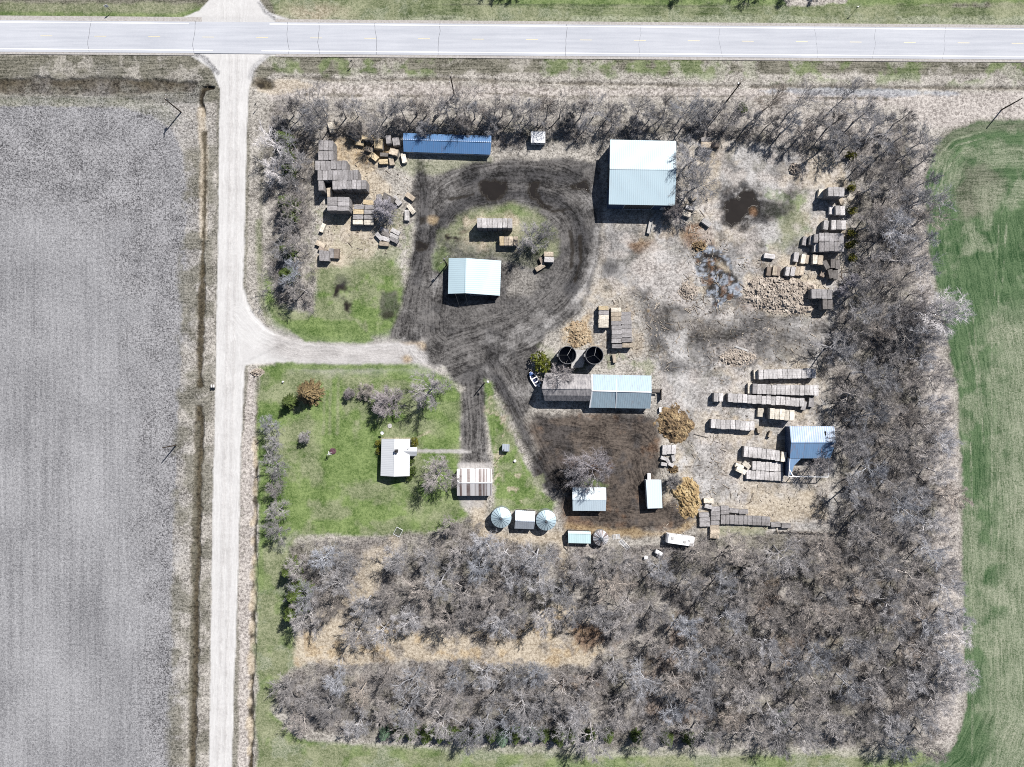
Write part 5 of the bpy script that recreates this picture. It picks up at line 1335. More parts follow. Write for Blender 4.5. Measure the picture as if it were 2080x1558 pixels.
for x, y, r_, tn, lb in ((1678.5, 538, 28, 'dark', 'upper left'), (1692, 535, 0, 'dark', 'upper middle'), (1702, 537, 0, 'dark', 'upper right'), (1688, 556, 15, 'dark', 'lower left'), (1697.5, 558, 5, 'dark', 'lower right'), (1673, 553, -25, 'brown', 'outermost left')):
    bale(x, y, 10, 19, r_, 2 if tn == 'dark' else 1, tn, '%s slumped bale, %s of the decaying group at the woods edge' % (tn, lb), g)
cell_row(1648, 1691, 586, 606, 4, 3, 'grey', 'the rubble side stack\'s upper row', g, 2); cell_row(1671, 1691.5, 608, 628, 2, 3, 'dark', 'the rubble side stack\'s lower row', g)
g = 'bales of the long southeast rows'
cell_row(1531, 1658, 751, 771, 13, 2, 'pale', 'the first long southeast row', g, -3, (), {0: 'cream'}, lay={0: 1})
cell_row(1519, 1663, 779, 800, 15, 2, 'pale', 'the second long southeast row', g, 4, (), {0: 'cream', 1: 'grey'}, lay={0: 1})  # second bale's grey tint has the shade on it put into the colour
cell_row(1450, 1634, 797, 815, 19, 2, 'pale', 'the third and longest southeast row', g, 11.5, (2,)); bale(1633, 824, 10, 19, -14, 1, 'grey', 'grey bale leaning off the right end of the longest row', g); bale(1648, 817, 11, 20, -4, 1, 'grey', 'grey bale farthest right past the longest row', g)
cell_row(1553.5, 1614, 828, 850, 6, 3, 'cream', 'the short tall fourth southeast row', g, 5, (0,)); bale(1545, 838, 12, 18, -5, 1, 'cream', 'low cream bale left of the short tall fourth row', g)
cell_row(1444.5, 1533, 851, 870, 9, 2, 'pale', 'the fifth southeast row', g, 5)
cell_row(1511, 1575, 906.5, 928, 7, 2, 'pale', 'the sixth southeast row', g, 7); bale(1579.5, 926, 9.5, 22, -2, 2, 'pale', 'pale bale closing the right end of the sixth row', g); bale(1592, 928, 11, 20, -5, 2, 'cream', 'cream bale set apart past the sixth row', g)
cell_row(1528, 1590, 936.5, 955, 7, 1, 'pale', 'the torn shed block\'s upper row', g, 3); cell_row(1516, 1591, 955, 973.5, 8, 1, 'pale', 'the torn shed block\'s lower row', g, 4)
bale(1502.5, 947, 9, 18, 68, 1, 'cream', 'cream bale, upper of the tilted pair left of the low block', g); bale(1506, 956, 10.5, 21, 66, 2, 'cream', 'cream bale, lower of the tilted pair left of the low block', g); bale(1517, 944.5, 10, 18, 50, 1, 'cream', 'cream bale wedged above the low block', g)
bale(1543, 874, 9, 12, 10, 1, 'tan', 'broken tan bale past the fifth row', g); bale(1565, 882, 6, 13, -20, 1, 'tan', 'thin tan bale slanting below the fourth row', g)
g = 'bales of the low row at the bottom of the yard'
bale(1440, 1017.5, 10.5, 20, 88, 1, 'cream', 'lone cream bale atop the bottom group by the golden heap', g); bale(1439, 1029, 8.5, 15, 75, 1, 'pale', 'small pale bale under the lone cream bale', g)
cell_col(1420.5, 1441.5, (1046, 1055.5, 1065), 9.3, 1, 'grey', 'the left column of the bottom group', g, {}, .4)
cell_col(1444, 1463, (1043, 1052.5, 1062, 1071.5, 1080, 1089.5), 9.2, 1, 'grey', 'the second column of the bottom group', g, {3: 'tan', 4: 'tan', 5: 'tan'}, -.3)
cell_col(1445, 1463, (1034,), 9, 1, 'grey', 'the short crosswise pair of the bottom group', g); cell_col(1463.5, 1481, (1032, 1041), 8.6, 1, 'grey', 'the crosswise pair above the bottom row', g)
bale(1491, 1037.5, 9, 19, 84, 1, 'grey', 'grey crosswise bale, left of two above the bottom row', g); bale(1511, 1040, 9, 19, 95, 1, 'grey', 'grey crosswise bale, right of two above the bottom row', g)
cell_row(1464, 1565, 1046, 1064.5, 11, 1, 'grey', 'the bottom row by the woods', g, 4)
bale(1576, 1066, 10, 20, 92, 1, 'grey', 'grey bale under twigs past the bottom row', g); bale(1597, 1068, 10, 19, 90, 1, 'grey', 'farthest right grey bale fading under the bottom twigs', g)
g = 'old bales above the single slope shed'
cell_row(1345.5, 1373.5, 904, 923, 3, 1, 'pale', 'the old block above the single slope shed', g, 1)
for x, y, r_, lb in ((1348, 931, 70, 'left upper'), (1356, 935, 30, 'middle'), (1368, 931, 10, 'right upper'), (1349, 943, 80, 'left lower'), (1363, 944, 60, 'right lower')):
    bale(x, y, 7, 12, r_, 1, 'pale', 'broken pale bale, %s of the rubble under the old block' % lb, g)
lo = low.build('stacked_bales', BM, None, False); lo.color = tuple(x * .72 / .42 for x in alb(TINT['grey'])[:3]) + (1,)
tag(lo, 'lower layers of grey straw bales carrying the visible top bales', 'straw bales', None, 'stuff')

# ------------------------------------------------------------------ heaps
def heap(px, py, rx, ry, h, name, label, cat, mat, seed, rz=0.0, chunks=200, csize=.25, rough=.5):
    c = P(px, py)
    n = 90; hr = random.Random(seed)
    g1 = np.linspace(-1.25, 1.25, n); gx, gy = np.meshgrid(g1, g1)
    ang_ = fbm(gx * 1.5 + seed, gy * 1.5, seed, 5) * 1.5
    r_ = np.sqrt(gx ** 2 + gy ** 2) + ang_ * .35
    z = np.clip(1 - r_, -.3, 1); z = np.where(z > 0, z ** .7, z) * h
    det = fbm(gx * 9 + seed, gy * 9, seed + 3, 5) * rough * .5 + fbm(gx * 2.5, gy * 2.5, seed + 9, 3) * rough * .5
    z = z + np.where(z > 0, det * np.clip(z * 3 / h, 0, 1), 0)
    m = MB()
    X, Y = gx * rx / S, gy * ry / S
    m.v += [(float(X[j, i]), float(Y[j, i]), float(z[j, i])) for j in range(n) for i in range(n)]
    m.f += [(j * n + i, j * n + i + 1, (j + 1) * n + i + 1, (j + 1) * n + i) for j in range(n - 1) for i in range(n - 1) if max(z[j, i], z[j, i + 1], z[j + 1, i], z[j + 1, i + 1]) > -.12]
    for _ in range(chunks):
        q = math.sqrt(hr.random()) * 1.05; a = hr.random() * 6.283
        u, v = q * math.cos(a), q * math.sin(a)
        i, j = int((u + 1.25) / 2.5 * (n - 1)), int((v + 1.25) / 2.5 * (n - 1))
        zz = max(0, float(z[j, i])); s_ = csize * hr.uniform(.35, 1.2)
        p0 = Vector((u * rx / S, v * ry / S, zz + s_ * .15))
        R_ = Matrix.Rotation(hr.random() * 6.28, 3, 'Z') @ Matrix.Rotation(hr.uniform(-.6, .6), 3, 'X')
        d = (s_ * hr.uniform(.5, 1.2), s_ * hr.uniform(.3, .7), s_ * hr.uniform(.25, .5))
        vs = [p0 + R_ @ Vector((sx * d[0] * hr.uniform(.7, 1), sy * d[1] * hr.uniform(.7, 1), sz * d[2])) for sz in (-1, 1) for sx, sy in ((-1, -1), (1, -1), (1, 1), (-1, 1))]
        m.add(vs, [(3, 2, 1, 0), (4, 5, 6, 7), (0, 1, 5, 4), (1, 2, 6, 5), (2, 3, 7, 6), (3, 0, 4, 7)])
    return single(name, m, mat, label, cat, (c.x, c.y, gz(px, py) - .02), rz)
def heap_mat(name, cols, sc=1.2):
    m = bpy.data.materials.new(name); t = NT(m); tc = t.new('ShaderNodeTexCoord').outputs['Object']
    n1 = t.noise(tc, sc, 5, .7); n2 = t.noise(tc, 6.0, 4, .7)
    f = t.math('ADD', t.math('MULTIPLY_ADD', n1, 2.4, -.9), t.math('MULTIPLY_ADD', n2, 1.2, -.4), clamp=True)
    t.put(t.bsdf.inputs['Base Color'], t.ramp(f, [(i / (len(cols) - 1), alb(c)) for i, c in enumerate(cols)]))
    set_bsdf(t.bsdf, .95, 0, .15); t.bump(n2, .8, .12); return m
HM1 = heap_mat('brown_manure', [(66, 56, 48), (122, 104, 84), (184, 158, 122), (232, 210, 168)], .6)
HM2 = heap_mat('golden_manure', [(120, 100, 76), (190, 162, 120), (226, 200, 152), (244, 226, 188)], .7)
HM3 = heap_mat('loose_straw', [(140, 116, 92), (208, 184, 152), (244, 226, 196)], .8)
HM4 = heap_mat('bale_rubble', [(120, 110, 102), (216, 202, 188), (252, 240, 226)], .8)
heap(1371, 861, 37, 36, 1.5, 'manure_heap', 'round brown manure heap at the corner of the barn addition', 'manure heap', HM1, 3, 0, 120, .18, 1.0)
heap(1397.5, 1014, 28, 39, 1.4, 'manure_heap', 'golden brown manure heap beside the single slope shed', 'manure heap', HM2, 8, .2, 120, .16, 1.0)
heap(1175, 677, 24, 26, .9, 'straw_heap', 'loose cream straw spilled between the loop and the stack by the silos', 'straw heap', HM3, 12, 0, 260, .22, .6)
heap(1588, 600, 74, 36, 1.2, 'bale_rubble', 'wide spread of crumbled pale bales beside the woods', 'bale rubble', HM4, 21, -.12, 900, .36, .9)
heap(1614, 343, 10, 11, .8, 'rubble_heap', 'small pale rubble heap under the northeast treeline', 'rubble heap', HM4, 31, 0, 120, .25, .7)
heap(1367, 953, 11, 8, .6, 'manure_heap', 'small rusty manure heap above the single slope shed', 'manure heap', HM1, 33, 0, 90, .2, .6)
heap(1420, 500, 13, 9, .5, 'scrap_heap', 'rusty low scrap heap left of the dark slurry hollow', 'scrap heap', HM1, 37, 0, 140, .3, .8)
heap(1398, 590, 20, 18, .5, 'rubble_heap', 'low crumbled rubble left of the dark slurry hollow', 'rubble heap', HM4, 41, 0, 240, .25, .7)
heap(1496, 728, 34, 18, .5, 'scrap_heap', 'pale scrap and broken boards heaped above the long bale rows', 'scrap heap', HM4, 43, 0, 260, .28, .8)
heap(524, 757, 13, 8, .5, 'rubble_heap', 'pale rubble at the driveway culvert end', 'rubble heap', HM4, 47, 0, 90, .2, .6)

# ------------------------------------------------------------------ scraps strewn over the yard
m = MB(); r = random.Random(19)
SPOT = [(1300, 1660, 600, 760, 420), (1390, 1480, 480, 640, 160), (1230, 1340, 600, 740, 120), (1340, 1460, 880, 1090, 160), (640, 830, 280, 520, 260), (1500, 1720, 520, 640, 260), (1440, 1680, 740, 1080, 300), (1380, 1440, 380, 520, 120)]
for x0, x1, y0, y1, n in SPOT:
    for _ in range(n):
        c = P(r.uniform(x0, x1), r.uniform(y0, y1)); z = gzw(c.x, c.y)
        L_ = r.uniform(.15, .7) if r.random() < .85 else r.uniform(.8, 2.0); w_ = r.uniform(.05, .16); a = r.random() * 6.283
        d = Vector((math.cos(a), math.sin(a), r.uniform(-.05, .12))) * L_ / 2
        m.bar(c - d + Vector((0, 0, z + .08)), c + d + Vector((0, 0, z + .08)), w_, w_ * .7)
SC_ = plain('scrap_wood', (120, 108, 98), (226, 214, 198), .35, .95, 0, .1, 0, 5, .42)
o = m.build('wood_scraps', SC_)
tag(o, 'strewn sticks, bark and straw wads over the yard', 'scraps', None, 'stuff')
# ------------------------------------------------------------------ trees
def bark(name, dark, light, k):
    m = bpy.data.materials.new(name); t = NT(m)
    oi = t.new('ShaderNodeObjectInfo'); tc = t.new('ShaderNodeTexCoord').outputs['Object']
    n1 = t.noise(tc, .9, 4, .6); n2 = t.noise(tc, 7.0, 2, .6)
    f = t.math('ADD', t.math('MULTIPLY_ADD', n1, 1.8, -.6), t.math('MULTIPLY_ADD', n2, 1.4, -.5), clamp=True)
    c = t.mix(f, alb(dark, k), alb(light, k))
    c = t.mix(1.0, c, oi.outputs['Color'], 'MULTIPLY')
    c = t.vmath('SCALE', c, scale=t.math('MULTIPLY_ADD', oi.outputs['Random'], .4, .8))
    t.put(t.bsdf.inputs['Base Color'], c); set_bsdf(t.bsdf, .9, 0, .15)
    return m
BT = bark('grey_twigs', (124, 121, 121), (204, 200, 201), .6)
BK = bark('grey_bark', (140, 136, 136), (222, 218, 218), .66)

def bare_tree(seed, h, spread, clear, mains, twigs=5, rise=.75, fork=False, thick=1.0):
    """trunk and crown meshes of a leafless tree, about h tall"""
    r = random.Random(seed)
    T, C, CL = MB(), MB(), MB()
    def path(p, d, L, n, wob, up):
        pts = [p]; d = d.normalized()
        for i in range(n):
            d = (d + Vector((r.gauss(0, wob), r.gauss(0, wob), r.gauss(0, wob * .6) + up))).normalized()
            pts.append(pts[-1] + d * (L / n))
        return pts
    r0 = (.016 * h + .04) * thick
    top = h * (.45 if fork else .72)
    tp = path(Vector((0, 0, -.2)), Vector((r.gauss(0, .06), r.gauss(0, .06), 1)), top + .2, 7, .05, .04)
    T.tube(tp, [r0 * (1.25 if i == 0 else 1 - .62 * i / 7) for i in range(8)], 7)
    def along(pts, t_):
        x = t_ * (len(pts) - 1); i = min(int(x), len(pts) - 2); return pts[i].lerp(pts[i + 1], x - i), (pts[i + 1] - pts[i]).normalized()
    def side(d, ang_, az):
        up = Vector((0, 0, 1)) if abs(d.z) < .9 else Vector((1, 0, 0))
        u = d.cross(up).normalized(); v = u.cross(d)
        return d * math.cos(ang_) + (u * math.cos(az) + v * math.sin(az)) * math.sin(ang_)
    def twiggy(pts, n, L):
        for _ in range(n):
            t_ = r.uniform(.1, 1) ; p, d = along(pts, t_)
            q = side(d, r.uniform(.4, 1.1), r.random() * 6.283); q.z += .25
            q = q.normalized() * L * r.uniform(.5, 1.2)
            C.twig(p, p + q, .018)
            for _k in range(2):
                s_ = p + q * r.uniform(.3, .85); q2 = side(q.normalized(), r.uniform(.4, .9), r.random() * 6.283)
                C.twig(s_, s_ + q2 * L * r.uniform(.3, .6), .0125)
    az = r.random() * 6.283
    for i in range(mains):
        f = i / max(mains - 1, 1)
        t_ = (clear + (1 - clear) * f) * .98 if not fork else r.uniform(.8, 1)
        p, d = along(tp, t_)
        az += 2.4 + r.uniform(-.4, .4)
        el = rise * (.55 + .6 * f) + r.uniform(-.1, .15)
        L = spread * (1.05 - .35 * f) * r.uniform(.85, 1.15)
        if fork: L = (h - top) * r.uniform(.85, 1.1); el = r.uniform(.7, 1.25)
        d1 = Vector((math.cos(az) * math.cos(el), math.sin(az) * math.cos(el), math.sin(el)))
        b1 = path(p, d1, L, 6, .13, .06)
        ra = r0 * (.5 - .22 * f) if not fork else r0 * .42
        CL.tube(b1, [ra * (1 - .78 * k / 6) for k in range(7)], 5, False)
        for j in range(7):
            p2, d2 = along(b1, .2 + .78 * j / 6.0 * r.uniform(.9, 1))
            L2 = L * (.55 - .05 * j) * r.uniform(.75, 1.2)
            b2 = path(p2, side(d2, r.uniform(.45, .95), r.random() * 6.283), L2, 4, .16, .07)
            CL.tube(b2, [ra * .5 * (1 - .75 * k / 4) for k in range(5)], 4, False)
            for k in range(5):
                p3, d3 = along(b2, .2 + .79 * k / 4.0)
                L3 = L2 * .6 * r.uniform(.7, 1.2)
                b3 = path(p3, side(d3, r.uniform(.4, .9), r.random() * 6.283), L3, 2, .2, .06)
                C.tube(b3, [.034, .026, .012], 3, False)
                twiggy(b3, twigs, min(.85, L3 * .8 + .15))
            twiggy(b2, twigs, .55)
        twiggy(b1[2:], twigs, .6)
    nf = len(C.f); C.add(CL.v, CL.f)
    me = C.mesh('crown', BT); me.materials.append(BK)
    me.polygons.foreach_set('material_index', [0] * nf + [1] * (len(C.f) - nf))
    return T.mesh('trunk', BK, True), me

TREES = {'wood': [bare_tree(100 + i, 10.5 + (i % 3) * .7, 4.2 + (i % 2) * .5, .34, 9, 6, .75) for i in range(7)],
         'row': [bare_tree(200 + i, 9.3, 2.6, .5, 6, 4, 1.0) for i in range(5)],
         'fork': [bare_tree(300 + i, 9.8, 3.0, .45, 5, 4, .9, True) for i in range(4)],
         'big': [bare_tree(400 + i, 11.5, 5.4, .24, 11, 8, .62) for i in range(3)],
         'small': [bare_tree(500 + i, 5.2, 2.7, .12, 15, 6, .7, False, .8) for i in range(3)]}
trnd = random.Random(77)
ntree = 0
def tree(px, py, kind, scale, label, group, col=(1, 1, 1), rz=None, name='bare_tree', cat='tree', idx_=None, sq=1.0):
    global ntree
    ms = TREES[kind]; tm, cm = ms[(ntree if idx_ is None else idx_) % len(ms)]
    c = P(px, py)
    root = thing(name, label, cat, (c.x, c.y, gz(px, py)), trnd.random() * 6.283 if rz is None else rz, group)
    root.scale = (scale * sq, scale * sq, scale)
    for nm, me in (('trunk', tm), ('crown', cm)):
        o = bpy.data.objects.new(nm, me); COL.objects.link(o); o.parent = root
        o.color = tuple(col) + (1,)
    ntree += 1
    return root
def tone(x=0):
    a = trnd.uniform(.78, 1.15) * (1.35 if x > 1865 else 1.15 if x > 1820 else 1); b = trnd.gauss(0, .035)
    return (a * (1.0 + b), a, a * (1.0 - b * 1.3))
# windbreak front row, trunk feet read off the photo
FR = [597, 614, 633, 647, 666, 703, 729, 786, 807, 822, 847, 866, 891, 910, 930, 946, 966, 982, 1003, 1021, 1042, 1063, 1083, 1108, 1136, 1160, 1180, 1205, 1232, 1256, 1290, 1318, 1345, 1380, 1420, 1452]
g = 'front row of the windbreak'
pos_words = lambda i, n: '%s from the left' % ORD[i] if i < 18 else '%s from the right' % ORD[n - 1 - i]
for i, x in enumerate(FR):
    tree(x + trnd.uniform(-1, 1), 236 + (x - 600) * .006 + trnd.uniform(-3, 3), 'row' if i % 3 else 'fork', trnd.uniform(.78, 1.0), 'slender bare tree, %s in the front windbreak row' % pos_words(i, len(FR)), g, tone())
g = 'second row of the windbreak'
n2 = 20
for i in range(n2):
    x = 580 + i * 47 + trnd.uniform(-9, 9)
    if 1235 < x < 1380: yy = 262 + trnd.uniform(-4, 4)
    else: yy = 262 + trnd.uniform(-8, 10)
    if 1070 < x < 1115: yy = 254
    tree(x, yy, ['small', 'wood', 'fork'][i % 3] if not 800 < x < 1010 else 'small', trnd.uniform(.7, .95) * (.8 if i % 3 == 1 else 1), 'bare grey tree, %s in the second windbreak row' % pos_words(i, n2), g, tone())
# poisson sampling inside a polygon
def inside(x, y, pts):
    c_ = False; n = len(pts)
    for i in range(n):
        (x0, y0), (x1, y1) = pts[i], pts[(i + 1) % n]
        if (y0 <= y) != (y1 <= y) and x < x0 + (y - y0) / (y1 - y0) * (x1 - x0): c_ = not c_
    return c_
PLACED = []
def scatter(pts, dmin, tries, holes=(), limit=999):
    out = []
    x0, x1 = min(p[0] for p in pts), max(p[0] for p in pts); y0, y1 = min(p[1] for p in pts), max(p[1] for p in pts)
    for _ in range(tries):
        if len(out) >= limit: break
        x, y = trnd.uniform(x0, x1), trnd.uniform(y0, y1)
        if not inside(x, y, pts) or any(inside(x, y, h_) for h_ in holes): continue
        if any((x - a) ** 2 + (y - b) ** 2 < dmin * dmin for a, b in PLACED): continue
        PLACED.append((x, y)); out.append((x, y))
    return out
TORN = [(1590, 855), (1705, 855), (1705, 985), (1590, 985)]
NE = [(1480, 225), (1700, 225), (1815, 245), (1872, 300), (1872, 380), (1745, 375), (1735, 330), (1640, 285), (1480, 275)]
for x, y in scatter(NE, 34, 3000): tree(x, y, trnd.choice(['row', 'fork', 'row', 'wood']), trnd.uniform(.8, 1.05), 'bare dark-stemmed tree in the open northeast grove above the east bale stacks', 'trees of the northeast grove', tone())
EA = [(1738, 375), (1872, 380), (1872, 560), (1868, 690), (1700, 690), (1715, 610), (1740, 530)]
for x, y in scatter(EA, 34, 3000): tree(x, y, trnd.choice(['row', 'wood', 'fork']), trnd.uniform(.8, 1.0), 'bare grey tree in the east belt between bale stacks and green field', 'trees of the east belt', tone(x + 35))
EB = [(1672, 705), (1860, 695), (1895, 820), (1902, 1080), (1700, 1080), (1712, 985), (1712, 855)]
for x, y in scatter(EB, 43, 4000, (TORN,)): tree(x, y, 'wood', trnd.uniform(.78, 1.0), 'bare lilac-grey tree in the dense wood right of the torn shed', 'trees right of the torn shed', tone(x))
SW = [(592, 1110), (700, 1105), (800, 1112), (870, 1100), (985, 1110), (985, 1240), (880, 1270), (740, 1262), (640, 1250)]
for x, y in scatter(SW, 44, 3000, ([(735, 1110), (785, 1095), (790, 1140), (715, 1275), (640, 1285), (700, 1180)],)): tree(x, y, 'wood', trnd.uniform(.75, .95), 'bare grey tree in the wood below the house lawn, above the straw clearing', 'trees below the house lawn', tone())
SC = [(985, 1100), (1140, 1120), (1240, 1125), (1330, 1125), (1420, 1105), (1420, 1260), (1240, 1265), (1190, 1240), (1090, 1235), (985, 1260)]
for x, y in scatter(SC, 45, 3000): tree(x, y, 'wood', trnd.uniform(.75, .98), 'bare grey tree in the wood directly below the grain bins and trailer', 'trees below the grain bins', tone())
SE_ = [(1420, 1105), (1570, 1090), (1700, 1085), (1902, 1085), (1908, 1250), (1420, 1260)]
for x, y in scatter(SE_, 45, 3000): tree(x, y, 'wood', trnd.uniform(.78, 1.0), 'bare grey tree in the wood below the bottom bale row', 'trees below the bottom bale row', tone(x))
SL = [(585, 1375), (700, 1360), (900, 1352), (1090, 1352), (1090, 1462), (900, 1462), (740, 1462), (630, 1445)]
for x, y in scatter(SL, 42, 3000): tree(x, y, trnd.choice(['wood', 'wood', 'fork']), trnd.uniform(.75, .95), 'bare grey tree in the lower left wood under the straw clearing', 'trees of the lower left wood', tone())
SM_ = [(1090, 1362), (1240, 1345), (1240, 1268), (1420, 1262), (1560, 1262), (1560, 1475), (1090, 1465)]
for x, y in scatter(SM_, 45, 3000): tree(x, y, 'wood', trnd.uniform(.75, .98), 'bare grey tree in the lower middle wood right of the straw clearing', 'trees of the lower middle wood', tone())
SR = [(1560, 1262), (1908, 1252), (1912, 1350), (1905, 1440), (1860, 1490), (1560, 1478)]
for x, y in scatter(SR, 45, 3000): tree(x, y, 'wood', trnd.uniform(.78, 1.02), 'bare lilac-grey tree in the lower right wood beside the green field', 'trees of the lower right wood', tone(x))
nw = ntree
# trees that stand out
LTR = [(562, 860, 'wood', .62), (566, 900, 'wood', .6), (568, 940, 'wood', .72), (570, 985, 'wood', .66), (574, 1030, 'wood', .68), (572, 1070, 'wood', .7)]
for i, (x, y, k, s_) in enumerate(LTR): tree(x, y, k, s_, 'bare grey tree, %s from the top in the line left of the lawn' % ORD[i], 'line of trees left of the lawn', tone())
for i, (x, y, s_) in enumerate([(600, 300, .7), (612, 340, .75), (606, 385, .7), (614, 430, .72), (600, 470, .75), (612, 505, .7), (610, 560, .85), (622, 590, .7), (588, 520, .7)]):
    tree(x, y, 'wood' if i % 2 else 'fork', s_, 'bare grey tree, %s from the top beside the gravel road spruces' % ORD[i], 'trees mixed with the roadside spruces', tone())
pale = (2.1, 2.1, 2.1)
tree(574, 312, 'fork', .9, 'whitish leafless tree among the roadside spruces, upper one', None, pale, name='pale_tree'); tree(573, 358, 'big', .62, 'whitish leafless tree among the roadside spruces, lower one', None, pale, 1.0, name='pale_tree')
tree(568, 575, 'fork', .72, 'bare forked tree at the lower end of the roadside spruces', None, (1, .98, .95))
tree(1868, 634, 'big', 1.1, 'spreading whitish tree reaching over the green field edge', None, pale, .4, name='pale_tree'); tree(1912, 1275, 'wood', .8, 'upper whitish tree on the lower right woods edge', None, pale, name='pale_tree'); tree(1906, 1352, 'big', .85, 'lower whitish tree on the lower right woods edge', None, pale, name='pale_tree')
tree(1822, 655, 'big', .95, 'wide dark limbed tree left of the whitish field edge tree', None, (.6, .58, .58), 2.0)
tree(876, 790, 'big', .92, 'large spreading bare tree at the head of the house lane', None, (1.1, 1.08, 1.1)); tree(893, 960, 'big', .88, 'large bare tree between the house and the garage', None, (1.0, .96, .94), 2.2)
tree(918, 1062, 'wood', .7, 'bare tree at the lawn corner below the garage', None, tone()); tree(792, 812, 'small', 1.15, 'dense rounded bare tree in the upper lawn', None, (.95, .9, .92), sq=1.2); tree(712, 801, 'small', .55, 'small twiggy sapling in the upper lawn', None, (.95, .9, .92)); tree(622, 890, 'small', .58, 'tiny bare sapling alone on the left lawn', None, (1, 1, 1)); tree(745, 797, 'small', .52, 'low round bare bush beside the dense rounded tree', None, (.9, .86, .78), sq=1.5)
tree(1190, 940, 'big', .98, 'large dense bare tree in the brown barn lot', None, (1.08, 1.05, 1.1), 1.0); tree(1172, 962, 'wood', .7, 'bare tree left of the calf shed in the barn lot', None, (.95, .95, 1.0))
tree(1080, 492, 'big', .72, 'spreading bare tree inside the dirt loop', None, (1.05, 1.05, 1.05)); tree(1105, 480, 'wood', .65, 'lesser bare tree right of the spreading one in the loop', None, tone())
tree(790, 435, 'small', 1.05, 'dense grey shrub like tree among the northwest bales', None, (1.15, 1.15, 1.25), sq=1.05)
tree(1390, 340, 'big', .95, 'bare tree leaning over the right end of the machine shed roof', None, tone(), 3.0); tree(1362, 432, 'small', .95, 'bushy bare tree at the bottom right corner of the machine shed', None, (.8, .76, .76)); tree(1396, 392, 'big', .9, 'bare tree beside the machine shed east wall', None, tone())
tree(1132, 770, 'wood', .72, 'bare tree spreading over the old grey barn roof', None, (1.1, 1.06, 1.06)); tree(1722, 575, 'small', .75, 'small pale bare tree by the decaying dark bales', None, (1.3, 1.3, 1.4)); tree(1706, 594, 'small', .6, 'low pale bare bush by the stack right of the rubble', None, (1.3, 1.3, 1.4))
tree(1366, 975, 'small', .7, 'thin bare tree shading the single slope shed', None, tone())
tree(1702, 900, 'big', .85, 'bare tree overhanging the right end of the torn shed roof', None, (.95, .94, .94)); tree(1648, 942, 'wood', .7, 'bare tree growing up through the stripped frame of the torn shed', None, (1, .98, .98))
# trees north of the highway, mostly outside the frame
for i, x in enumerate((1005, 1025, 1060, 1395, 1500, 1530, 1556, 1610, 1665)): tree(x, -28 + trnd.uniform(-5, 5), 'row', trnd.uniform(.7, .9), 'bare tree beyond the highway at the top edge, %s from the left' % ORD[i], 'trees beyond the highway', tone(), name='distant_tree')

# ------------------------------------------------------------------ conifers
def leaf_mat(name, dark, light, k=.42):
    m = bpy.data.materials.new(name); t = NT(m)
    oi = t.new('ShaderNodeObjectInfo'); tc = t.new('ShaderNodeTexCoord').outputs['Object']
    n1 = t.noise(tc, 2.2, 4, .7)
    c = t.mix(t.math('MULTIPLY_ADD', n1, 3.0, -1.0, clamp=True), alb(dark, k), alb(light, k))
    c = t.mix(1.0, c, oi.outputs['Color'], 'MULTIPLY')
    t.put(t.bsdf.inputs['Base Color'], c); set_bsdf(t.bsdf, .8, 0, .2)
    return m
LM = leaf_mat('needle_green', (60, 82, 40), (128, 146, 78)); LG = leaf_mat('needle_golden', (96, 82, 60), (200, 174, 128)); LB = leaf_mat('needle_blue', (92, 122, 96), (150, 178, 150)); LD = leaf_mat('leaf_olive', (84, 92, 34), (168, 164, 70))
def conifer(seed, h, R_, mat, whorls=16, nb_=11):
    r = random.Random(seed); T, C = MB(), MB()
    T.tube([(0, 0, -.2), (0, 0, h * .5), (0, 0, h * .97)], [.02 * h + .04, .012 * h + .02, .015], 6)
    for w in range(whorls):
        f = w / (whorls - 1); z = h * (.07 + .9 * f)
        L = R_ * (1 - f) ** .8 + .12
        n = max(4, int(nb_ * (1 - f * .55)))
        a0 = r.random() * 6.28
        for b in range(n):
            a = a0 + b * 6.283 / n + r.uniform(-.25, .25); l_ = L * r.uniform(.7, 1.12)
            d = Vector((math.cos(a), math.sin(a), 0)); s_ = Vector((-math.sin(a), math.cos(a), 0))
            p0 = Vector((0, 0, z)); tip = d * l_ + Vector((0, 0, z - l_ * .22 + .1))
            C.twig(p0, tip, .03)
            m = max(2, int(l_ / .2))
            for k in range(m):
                t_ = .2 + .8 * (k + .5) / m; c = p0.lerp(tip, t_)
                sz = (.42 * (1.1 - t_ * .6)) * min(1.0, l_) + .08
                for sg in (-1, 1):
                    u = (d * r.uniform(.5, 1) + s_ * sg * r.uniform(.5, 1) + Vector((0, 0, r.uniform(-.3, .35)))).normalized() * sz
                    v = u.cross(Vector((0, 0, 1))).normalized() * sz * .22
                    e = Vector((0, 0, sz * .12))
                    C.add([c, c + u * .55 + v + e, c + u, c + u * .55 - v - e], [(0, 1, 2, 3)])
    return T.mesh('trunk', BK, True), C.mesh('foliage', mat)
